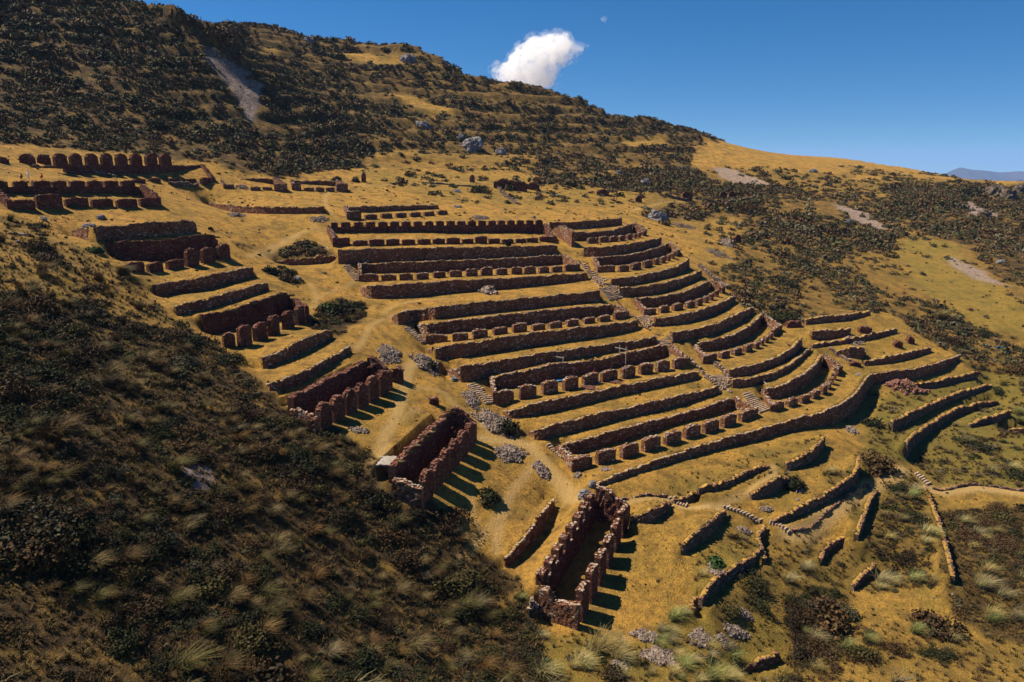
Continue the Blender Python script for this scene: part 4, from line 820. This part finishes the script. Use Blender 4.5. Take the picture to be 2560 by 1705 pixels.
tarp('5',1482,600,.8,'small blue tarpaulin between two piers under restoration'); tarp('5',712,590,.8,'blue tarpaulin in the shade at the left end of a terrace wall'); tarp('Y',2110,350,.9,'pale blue sheet among bushes at the right edge')
# thatched shelter
A = H('N',815,862); root = obj('thatched_shelter', None, label='small thatched shelter on posts at the near corner of a roofless store', cat='shelter', loc=tuple(A))
zr = at_y(S('N',828,0)[0], S('N',0,775)[1], A[1])[2]-A[2]
for dx, dy in ((0,0),(-1.7,.2),(.5,1.3),(-1.5,1.5)):
    mb = MB(); mb.tube((dx,dy,-1.2),(dx,dy,zr),.08); obj('post', mb.mesh('post', [M_wood]), root)
G = []
for i in range(9):
    r = []
    for j in range(7):
        x = -2.1+i*.36; y = -.5+j*.38; r.append((x+random.uniform(-.1,.1), y+random.uniform(-.1,.1), zr+.35-.05*(x+.6)**2+.05*y+random.uniform(-.05,.05)))
    G.append(r)
mb = MB(); mb.grid(G); Gb = [[(p[0], p[1], p[2]-.22) for p in r][::-1] for r in G]; mb.grid(Gb); rim = lambda a, b: mb.grid([a, b])
rim([g for g in G[0]], [(p[0],p[1],p[2]-.22) for p in G[0]]); rim([(p[0],p[1],p[2]-.22) for p in G[-1]], G[-1]); rim([(r[0][0],r[0][1],r[0][2]-.22) for r in G],[r[0] for r in G]); rim([r[-1] for r in G],[(r[-1][0],r[-1][1],r[-1][2]-.22) for r in G])
obj('thatch_roof', mb.mesh('thatch_roof', [M_thatch], True), root)
# ------------------------------------------------------------------ people (a few pixels tall)
def person(P, pose, shirt, label, face=0.):
    if pose == 'stand':
        V = {'hip':(0,0,.93),'waist':(0,0,1.1),'chest':(0,0,1.35),'neck':(0,0,1.5),'head':(0,.02,1.62),'crown':(0,.01,1.74),'kl':(-.12,.03,.5),'kr':(.12,.03,.5),'fl':(-.13,-.02,.05),'fr':(.13,-.02,.05),'tl':(-.14,.16,.03),'tr':(.14,.16,.03),'sl':(-.19,0,1.42),'sr':(.19,0,1.42),'el':(-.25,.02,1.15),'er':(.25,.02,1.15),'wl':(-.2,.22,1.05),'wr':(.2,.22,1.05)}
    else:
        V = {'hip':(0,0,.3),'waist':(0,.05,.5),'chest':(0,.14,.75),'neck':(0,.2,.9),'head':(0,.26,1.0),'crown':(0,.27,1.12),'kl':(-.18,.4,.5),'kr':(.18,.4,.5),'fl':(-.16,.32,.05),'fr':(.16,.32,.05),'tl':(-.17,.48,.03),'tr':(.17,.48,.03),'sl':(-.19,.14,.82),'sr':(.19,.14,.82),'el':(-.24,.3,.6),'er':(.24,.3,.6),'wl':(-.14,.48,.5),'wr':(.14,.48,.5)}
    R = {'hip':.15,'waist':.13,'chest':.16,'neck':.06,'head':.1,'crown':.08,'kl':.07,'kr':.07,'fl':.05,'fr':.05,'tl':.04,'tr':.04,'sl':.075,'sr':.075,'el':.05,'er':.05,'wl':.035,'wr':.035}
    E = [('hip','waist'),('waist','chest'),('chest','neck'),('neck','head'),('head','crown'),('hip','kl'),('hip','kr'),('kl','fl'),('kr','fr'),('fl','tl'),('fr','tr'),('chest','sl'),('chest','sr'),('sl','el'),('sr','er'),('el','wl'),('er','wr')]
    ks = list(V); me = bpy.data.meshes.new('person'); me.from_pydata([V[k] for k in ks], [(ks.index(a), ks.index(b)) for a, b in E], []); me.materials.append(shirt)
    o = obj('person', me, None, label, 'person', loc=tuple(P)); o.rotation_euler = (0, 0, face); md = o.modifiers.new('skin', 'SKIN'); o.modifiers.new('sub', 'SUBSURF').levels = 1
    for i, k in enumerate(ks): me.skin_vertices[0].data[i].radius = (R[k], R[k]); me.skin_vertices[0].data[i].use_root = (k == 'hip')
    mb = MB(); hx, hy, hz = V['head']; mb.grid([[(hx+.12*cos(a)*cos(e_), hy-.01+.13*sin(a)*cos(e_), hz+.05+.11*sin(e_)) for a in np.linspace(0, 2*pi, 9)] for e_ in (0,.5,1.0,1.5)]); obj('hair', mb.mesh('hair', [M_black]), o)
def ped(x, y, dist):
    Q = at_y(*S('1', x, y), dist); return np.array((Q[0], Q[1], float(zat(Q[0], Q[1]))))
Pp = hit(*S('1',212,436)); person(Pp, 'stand', M_white, 'standing person in a white top and dark hair on the grass above the left store', 2.8)
person(hit(*S('1',318,434)), 'sit', M_red, 'person in a red top sitting at the edge above the left store', 2.5)
person(hit(*S('1',170,436)), 'sit', M_black, 'person in dark clothes sitting left of the person in white', 2.5)
person(H('5',1728,556), 'sit', M_red, 'person in a red top crouching behind the piers under restoration', 1.0)
# ------------------------------------------------------------------ vegetation
def shrub_arrays(n, rad, leaf, seed, flat=.75):
    """many small leaf-clump quads spread through an uneven crown"""
    r = np.random.default_rng(seed); lob = r.normal(size=(6,3)); lob[:,2] = abs(lob[:,2])*.5; lob = lob/np.linalg.norm(lob, axis=1)[:,None]*r.uniform(.25,.6,(6,1)); lr_ = r.uniform(.35,.62,6)
    k = r.integers(0, 6, n); d = r.normal(size=(n,3)); d /= np.linalg.norm(d, axis=1)[:,None]; p = lob[k]+d*(lr_[k]*r.uniform(.55,1.08,n))[:,None]
    p[:,2] = np.abs(p[:,2])*flat; c = p*rad
    a = r.normal(size=(n,3)); a /= np.linalg.norm(a, axis=1)[:,None]; b = np.cross(a, d+r.normal(size=(n,3))*.6); b /= np.linalg.norm(b, axis=1)[:,None]+1e-6
    s = leaf*r.uniform(.6,1.5,(n,1)); V = np.stack([c-a*s-b*s*.7, c+a*s*.9-b*s*.5, c+a*s+b*s*.8, c-a*s*.8+b*s*.6], 1)
    sh = r.uniform(.65,1.3,n); return V, sh
def tuft_arrays(n, L, seed, wid=.018, lean=.5):
    r = np.random.default_rng(seed); az = r.uniform(0, 2*pi, n); out_ = r.uniform(.15,.8,n)*L; ll = L*r.uniform(.6,1.1,n); wx = lean*L*.7; Vs = []
    bx = r.uniform(-.18,.18,n)*L; by = r.uniform(-.18,.18,n)*L; segs = [0, .35, .7, 1.0]; W = wid*r.uniform(.7,1.6,n)
    pts = [np.stack([bx+out_*np.cos(az)*t**1.6+wx*t**2, by+out_*np.sin(az)*t**1.6-.2*wx*t**2, ll*(t-.38*t*t*1.1)], 1) for t in segs]
    sd_ = np.stack([-np.sin(az), np.cos(az), np.zeros(n)], 1)
    for i in range(3):
        w0 = (W*(1-segs[i]*.8))[:,None]; w1 = (W*(1-segs[i+1]*.8))[:,None]; Vs.append(np.stack([pts[i]-sd_*w0, pts[i]+sd_*w0, pts[i+1]+sd_*w1, pts[i+1]-sd_*w1], 1))
    V = np.concatenate(Vs, 0); sh = np.tile(r.uniform(.6,1.3,n), 3); return V, sh
def quads_mesh(name, V, C, mat):
    n = len(V); return_me = mesh_np(name, V.reshape(-1,3), np.arange(4*n).reshape(n,4), [mat]); vcol(return_me, np.repeat(C, 4, 0)); return return_me
def col4(sh, c, r): 
    c = np.asarray(c); o = np.ones((len(sh), 4)); o[:,:3] = sh[:,None]*c[None,:]*r.uniform(.85,1.15,(len(sh),3)); return o
SHC = [(.022,.023,.007),(.048,.027,.011),(.017,.020,.006),(.044,.040,.020),(.060,.034,.012),(.028,.019,.009),(.050,.040,.011)]
STC = [(.10,.062,.022),(.13,.095,.038),(.068,.056,.016),(.10,.055,.016),(.11,.085,.045)]
# candidate positions from the grid: probability by cover and ground area
AREA = (RR**2*DT*DR)[:,None]*np.ones((1, NT))
clump = fbm(GX/(5+GY[:, :]/40), GY/(5+GY/40), 61, 3); band = fbm(GX/30., GZ0/2.2, 67, 3)
cl = np.where(GY > 220, .45*clump+.75*band, clump)
dens = SH*np.where(GY < 130, .85, np.where(GY < 220, .6, .50))*np.clip(.75+1.7*cl, .04, 2.2); dens = dens*np.clip(SH*1.2,.4,1)*np.where(hill > .2, np.where(fr_ > .62, 1.6, .75), 1)
vis = (GU > -160) & (GU < 2720) & (GV > -120) & (GV < 1860) & (GY > 30) & (WDIST > 1.0)
for c0, c1, wd_ in (((7.1,65.9),(14.5,82.7),6.0),((-9.7,74.9),(-4.9,92.8),4.6),((-22.7,83.4),(-17.2,98.8),4.6)):
    d = np.array(c1)-np.array(c0); L = np.hypot(*d); d = d/L; nn = np.array((-d[1], d[0])); sx = (GX-c0[0])*d[0]+(GY-c0[1])*d[1]; sy = (GX-c0[0])*nn[0]+(GY-c0[1])*nn[1]; vis &= ~((sx > -1.2) & (sx < L+1.2) & (sy > -1.2) & (sy < wd_))
pick = (RNG.random(GX.shape) < dens*AREA*.9) & vis
pi_, pj_ = np.nonzero(pick)
sx_, sy_, sz_ = GX[pi_,pj_], GY[pi_,pj_], GZ[pi_,pj_]; n = len(sx_)
rad = RNG.lognormal(-.12, .38, n)*np.where(sy_ < 130, 1.0, np.where(sy_ < 220, 1.2, 1.75))
print('shrubs', n)
su_, sv_ = proj(sx_, sy_, sz_)
inf = (su_ > -10) & (su_ < 2570) & (sv_ > 0) & (sv_ < 1715)
size = np.where(inf, rad/sy_, 0); order = np.argsort(-size)
VAR = []
for k in range(14):
    V, sh = shrub_arrays(1900, 1., .033, 100+k, .8 if k % 2 else .95); r = np.random.default_rng(k); VAR.append(quads_mesh('shrub', V, col4(sh, SHC[k % 7], r), M_leaf))
REG = [(lambda u, v: v > 900 and u < 1300, 'bushy dark shrub on the steep foreground slope at the left'),(lambda u, v: u > 1700 and v > 1100, 'dense dark shrub on the lower right slope'),(lambda u, v: u < 700 and v > 500, 'dark shrub on the slope left of the terraces'),(lambda u, v: u > 1500, 'dark shrub on the scrub slope right of the terraces'),(lambda u, v: True, 'dark shrub on the hill behind the ruins')]
for q in order[:300]:
    o = obj('shrub', VAR[int(RNG.integers(14))], None, loc=(sx_[q], sy_[q], sz_[q]-.15*rad[q])); s = rad[q]*1.15; o.scale = (s*RNG.uniform(.85,1.2), s*RNG.uniform(.85,1.2), s*RNG.uniform(.75,1.1)); o.rotation_euler = (0, 0, RNG.uniform(0, 6.28))
    lab = next(l for f, l in REG if f(su_[q], sv_[q])); o['label'] = lab; o['category'] = 'shrub'; o['group'] = lab.replace('shrub', 'shrubs', 1)
def merge(idx, libs, scale, name, mat, label, zoff=-.15, cat='shrubs'):
    Vs, Cs = [], []; which = RNG.integers(0, len(libs), len(idx[0])); x, y, z = idx
    for k, (V, C) in enumerate(libs):
        m = which == k; a = RNG.uniform(0, 2*pi, m.sum()); s = scale[m]; c_, s_ = np.cos(a), np.sin(a); W = V[None]*s[:,None,None,None]; X = W[...,0]*c_[:,None,None]-W[...,1]*s_[:,None,None]; Y = W[...,0]*s_[:,None,None]+W[...,1]*c_[:,None,None]
        if name == 'dry_grass': X, Y = W[...,0], W[...,1]
        P = np.stack([X+x[m][:,None,None], Y+y[m][:,None,None], W[...,2]+(z[m]+zoff*s)[:,None,None]], -1); t = RNG.uniform(.7,1.35,m.sum())
        CC = C[None]*np.concatenate([np.repeat(t[:,None],3,1), np.ones((len(t),1))],1)[:,None,:]; Vs.append(P.reshape(-1,4,3)); Cs.append(CC.reshape(-1,4))
    V = np.concatenate(Vs); C = np.concatenate(Cs); print(name, len(V)); obj(name, quads_mesh(name, V, C, mat), None, label, cat, None, 'stuff')
rest = order[300:]
FARC = [(.062,.052,.020),(.095,.058,.026),(.052,.050,.020),(.085,.075,.040),(.11,.068,.028),(.060,.044,.022),(.090,.072,.026)]
def lib(n, leaf, seeds, C_=None):
    L = []
    for k in seeds:
        V, sh = shrub_arrays(n, 1., leaf, 300+k, .75); L.append((V, col4(sh, (C_ or SHC)[k % 7], np.random.default_rng(k))))
    return L
rn = rest[sy_[rest] < 150]; rf = rest[sy_[rest] >= 150]
merge((sx_[rn], sy_[rn], sz_[rn]), lib(420, .062, range(9)), rad[rn], 'shrub_cover', M_leaf, 'low dark scrub covering the slopes around the terraces')
merge((sx_[rf], sy_[rf], sz_[rf]), lib(130, .105, range(9), FARC), rad[rf], 'hill_scrub', M_leaf, 'dark scrub spread over the hills and the far right slope')
# single notable bushes
for z, x, y, r_, c_, lab in (('M',1720,770,1.5,2,'single bright green bush beside the rough dark wall'),('N',1530,1010,2.2,0,'dense dark bush on the slope right of the thatched-corner store'),('4',1340,540,3.6,5,'broad dark bushy mound left of the terrace with the rounded end'),('4',820,240,2.4,0,'dark bushy bank at the right end of the upper parallel wall'),('4',1260,520,2.6,2,'leafy lower side of the broad dark mound'),('N',1680,520,2.6,0,'dark bush spilling over the large pale stone heap'),('5',500,490,2.2,0,'dark bush over the stone heap at the end of a terrace wall'),('Q',860,1230,2.6,1,'large brown upright bush at the bottom right'),('Q',900,1360,3.2,4,'large dark bush at the bottom right behind the brown one'),('Q',1740,1400,3.2,1,'round reddish brown bush at the lower right edge'),('Y',870,1100,2.4,0,'dark bush in the hollow under the big curved wall'),('Q',1270,200,3.6,4,'big brown-green bush above the hidden stepped path'),('Q',640,320,2.0,0,'bushy dark bank above the stepped path'),('1',545,640,1.2,2,'small green bush before a pier of the dark left store'),('1',700,970,1.7,2,'bright green bush at the left slope edge'),('Z',1000,1180,1.9,3,'pale grey-green round bush on the upper flat, left'),('Z',1140,1185,1.9,3,'pale grey-green round bush beside the thin pillar')):
    P = H(z, x, y); V, sh = shrub_arrays(1100, r_, .09*r_**.6, int(x), .8); o = obj('shrub', quads_mesh('shrub', V, col4(sh, SHC[c_] if c_ != 2 else (.045,.085,.022), np.random.default_rng(int(y))), M_leaf), None, lab, 'shrub', loc=tuple(P-np.array((0,0,.1*r_))))
# dry grass tufts
clt = fbm(GX/3.5, GY/3.5, 81, 3)
dens = TU*np.where(GY < 120, .5, np.where(GY < 155, .6, .25))*np.clip(.5+1.5*clt, .03, 2)*(GY < 190)
pick = (RNG.random(GX.shape) < dens*AREA*.9) & vis; ti, tj = np.nonzero(pick); tx_, ty_, tz_ = GX[ti,tj], GY[ti,tj], GZ[ti,tj]; n = len(tx_); print('tufts', n)
tr_ = RNG.lognormal(-.2, .35, n); tu_, tv_ = proj(tx_, ty_, tz_); inf = (tu_ > 0) & (tu_ < 2560) & (tv_ > 0) & (tv_ < 1705); order = np.argsort(-np.where(inf, tr_/ty_, 0))
TV = []; TB = []
for k in range(8):
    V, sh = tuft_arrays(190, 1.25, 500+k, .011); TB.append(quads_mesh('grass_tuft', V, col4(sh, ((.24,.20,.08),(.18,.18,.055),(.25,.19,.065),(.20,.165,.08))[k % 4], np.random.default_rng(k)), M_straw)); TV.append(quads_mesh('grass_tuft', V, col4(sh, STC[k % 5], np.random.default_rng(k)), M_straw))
for q in order[:300]:
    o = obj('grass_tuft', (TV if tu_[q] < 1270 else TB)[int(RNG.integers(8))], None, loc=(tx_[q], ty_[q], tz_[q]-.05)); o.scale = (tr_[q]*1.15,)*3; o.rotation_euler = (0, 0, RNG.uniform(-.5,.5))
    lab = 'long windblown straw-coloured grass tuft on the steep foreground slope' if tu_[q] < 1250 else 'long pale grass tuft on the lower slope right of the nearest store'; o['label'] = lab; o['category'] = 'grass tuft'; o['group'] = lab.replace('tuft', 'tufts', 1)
L = []
for k in range(8):
    V, sh = tuft_arrays(38, 1.15, 600+k, .03); L.append((V, col4(sh, STC[k % 5], np.random.default_rng(k))))
rest = order[300:]; merge((tx_[rest], ty_[rest], tz_[rest]), L, tr_[rest], 'dry_grass', M_straw, 'dry grass growing among the shrubs and on the lower slopes', -.04, 'grass')
def carpet(nm, dens_, nb, Lh, cols, lab, seed, smin=.7, smax=1.4):
    pk = (RNG.random(GX.shape) < dens_*AREA) & vis; ai, aj = np.nonzero(pk); X_, Y_, Z_ = GX[ai,aj], GY[ai,aj], GZ[ai,aj]; Lb = []
    X_ = X_+RNG.uniform(-.15,.15,len(X_)); Y_ = Y_+RNG.uniform(-.15,.15,len(X_)); Z_ = zat(X_, Y_)
    for k in range(6):
        V, sh = tuft_arrays(nb, Lh, seed+k, .028, .3); Lb.append((V, col4(sh, cols[k % len(cols)], np.random.default_rng(k))))
    merge((X_, Y_, Z_), Lb, RNG.uniform(smin, smax, len(X_)), nm, M_straw, lab, -.03, 'grass')
carpet('undergrowth', np.clip(DK+.3*SH, 0, 1)*np.where(GY < 115, 3.4, np.where(GY < 150, .8, 0))*(WDIST > .8), 11, .62, [(.055,.032,.010),(.030,.020,.009),(.085,.052,.015),(.028,.026,.009),(.11,.070,.022)], 'rough dry undergrowth between the shrubs of the slopes', 700)
carpet('turf_grass', np.clip(1-DK*1.5, 0, 1)*np.clip(.35+1.5*fbm(GX/5, GY/5, 201), .03, 1.5)*np.where(GY < 100, 1.7, np.where(GY < 140, .9, .25))*(GY < 200)*(WDIST > .4)*np.clip(1-PATHM*1.6, 0, 1), 7, .26, [(.30,.17,.034),(.20,.12,.028),(.36,.22,.05),(.19,.15,.028)], 'short dry turf on the terraces and slopes', 720)
# loose stones and small weeds on the open ground
open_ = (SH < .3) & vis & (WDIST > .5) & (GY < 300)
pick = (RNG.random(GX.shape) < AREA*.035*np.clip(.3+2*fbm(GX/8, GY/8, 91), .05, 2)) & open_; si, sj = np.nonzero(pick); mb = MB(); print('stones', len(si))
for i, j in zip(si, sj):
    s = random.lognormvariate(-1.75, .45); rock(mb, (GX[i,j], GY[i,j], GZ[i,j]+s*.15), (s, s*.8, s*.6))
obj('loose_stones', mb.mesh('loose_stones', [M_rub]), None, 'loose pale stones strewn over the dry grass', 'stones', None, 'stuff')
pick = (RNG.random(GX.shape) < AREA*.11*np.clip(.1+2.2*fbm(GX/6, GY/6, 95), 0, 2)) & open_; si, sj = np.nonzero(pick); print('weeds', len(si))
xx, yy, zz = GX[si,sj], GY[si,sj], GZ[si,sj]; merge((xx, yy, zz), lib(26, .22, range(6)), RNG.lognormal(-1.35, .35, len(xx))*np.clip(yy/120,.8,1.6), 'low_weeds', M_leaf, 'small dark weeds dotted over the dry grass', -.1, 'weeds')
for nm, n_, lab, sc_ in (('LB',10,'dark plant hanging over the crest of the back wall with three round piers',.75),('LE',10,'dark plant on the crest of the back wall with five round piers',.7),('b4',12,'yellow weed growing on the weedy back wall of the thatched-corner store',.45),('WL',0,'',1)):
    P_ = resample(WG[nm], .5)
    for k in range(n_):
        p = P_[int((k+.5)/n_*len(P_))]; zc = (p[2]+4.0 if nm == 'b4' else p[3]); o = obj('wall_plant', VAR[int(RNG.integers(14))] if nm != 'b4' or k % 3 else TB[0], None, lab, 'plant', lab, loc=(p[0], p[1]+.4, zc-.1)); q = sc_*RNG.uniform(.6,1.4); o.scale = (q*1.2, q*.8, q*.7)
# ------------------------------------------------------------------ distant mountains, cloud
mb = MB(); prof = [(-6,455),(0,452),(40,445),(75,428),(100,418),(128,424),(160,426),(200,431),(250,428),(300,434),(380,440),(470,447),(540,456)]
D_ = 11000.; px = np.interp(np.linspace(0, 540, 90), [p[0] for p in prof], [p[1] for p in prof]); G = []
for k in range(9):
    f = k/8; r = []
    for i, u in enumerate(np.linspace(2300, 2840, 90)):
        q = at_y(u, px[i], D_); dn = (1-f); Yd = D_-3500*dn*(1+.25*math.sin(i*.35)); z = q[2]*f+(-1400)*dn+(140*math.sin(i*.8+k)*dn*f); r.append((q[0], Yd, z))
    G.append(r)
G.append([(p[0], p[1]+3000, -1400) for p in G[-1]]); mb.grid(G)
M_mt = plain('mountain_earth', (.06,.05,.045), (.035,.035,.03), .002)
obj('mountains', mb.mesh('mountains', [M_mt], True), None, kind='structure')
def cloud(name, lobes, D, dens_, label, disp, vox, parent=None, lo=.36, hi=.72):
    import bmesh
    bm = bmesh.new(); c0 = at_y(*S('C', *lobes[len(lobes)//2][:2]), D)
    for x, y, r in lobes:
        p = at_y(*S('C', x, y), D); k = r/3.92/F*D; g = bmesh.ops.create_icosphere(bm, subdivisions=3, radius=k*.93)
        bmesh.ops.translate(bm, verts=g['verts'], vec=Vector(p-c0)+Vector((0, random.uniform(-.6,.6)*k, 0)))
    me = bpy.data.meshes.new(name); bm.to_mesh(me); bm.free(); m = bpy.data.materials.new('cloud'); m.use_nodes = True; t = m.node_tree; t.nodes.clear()
    o_ = t.nodes.new('ShaderNodeOutputMaterial'); v = t.nodes.new('ShaderNodeVolumePrincipled'); v.inputs['Color'].default_value = (1,1,1,1); v.inputs['Density'].default_value = dens_; v.inputs['Anisotropy'].default_value = .3; tcc = t.nodes.new('ShaderNodeTexCoord'); nz = t.nodes.new('ShaderNodeTexNoise'); nz.inputs['Scale'].default_value = .035; nz.inputs['Detail'].default_value = 5; nz.inputs['Roughness'].default_value = .65; t.links.new(tcc.outputs['Object'], nz.inputs['Vector'])
    mr = t.nodes.new('ShaderNodeMapRange'); mr.inputs[1].default_value = lo; mr.inputs[2].default_value = hi; mr.inputs[3].default_value = 0; mr.inputs[4].default_value = dens_; t.links.new(nz.outputs['Fac'], mr.inputs[0]); t.links.new(mr.outputs[0], v.inputs['Density']); m.cycles.volume_step_rate = 1.0 if hasattr(m, 'cycles') and hasattr(m.cycles, 'volume_step_rate') else 1
    t.links.new(v.outputs[0], o_.inputs['Volume']); me.materials.append(m)
    o = obj(name, me, parent, label, 'cloud' if label else None, loc=tuple(c0-(np.array(parent.location) if parent else 0))); rm = o.modifiers.new('r', 'REMESH'); rm.mode = 'VOXEL'; rm.voxel_size = vox
    for s, st in ((disp*2.6, disp*1.7), (disp*.9, disp*.9)):
        tx = bpy.data.textures.new('puff', 'CLOUDS'); tx.noise_scale = s; tx.noise_depth = 3; d = o.modifiers.new('d', 'DISPLACE'); d.texture = tx; d.texture_coords = 'LOCAL'; d.strength = st; d.mid_level = .5
    return o
LOB = [(430,720,95),(560,700,130),(560,600,95),(640,560,125),(700,680,150),(720,460,105),(745,410,65),(830,520,145),(850,420,90),(930,375,55),(950,480,125),(1035,360,48),(1050,430,75),(1000,570,85),(860,700,105),(780,790,110),(860,810,70),(1130,475,50),(1190,470,30),(1080,560,45),(600,790,90),(480,790,80),(340,700,35)]
CL = cloud('cloud', LOB, 3200, .05, 'bright white puffy cloud rising behind the hill crest', 22, 7)
cloud('cloud_wisps', [(x, y, r_*1.22+14) for x, y, r_ in LOB]+[(1240,450,30),(1285,425,18),(290,705,28),(1120,590,40),(980,860,60)], 3200, .012, None, 34, 9, CL, .47, .72)
cloud('cloud', [(1415,185,32),(1425,215,20),(1400,175,18),(1380,250,8)], 3200, .016, 'tiny faint white cloud high above the puffy one', 9, 4)
hb = MB(); hb.box((0, 7000, -755), (34000, 16000, 1750), None, 0, 0); hz = bpy.data.materials.new('haze'); hz.use_nodes = True; t = hz.node_tree; t.nodes.clear()
o_ = t.nodes.new('ShaderNodeOutputMaterial'); v = t.nodes.new('ShaderNodeVolumePrincipled'); v.inputs['Color'].default_value = (.30,.52,1,1); v.inputs['Density'].default_value = 5e-5; t.links.new(v.outputs[0], o_.inputs['Volume'])
obj('haze', hb.mesh('haze', [hz]), None, 'thin blue air between the ridge and the far mountains', 'haze', None, 'stuff')
bpy.context.view_layer.update()
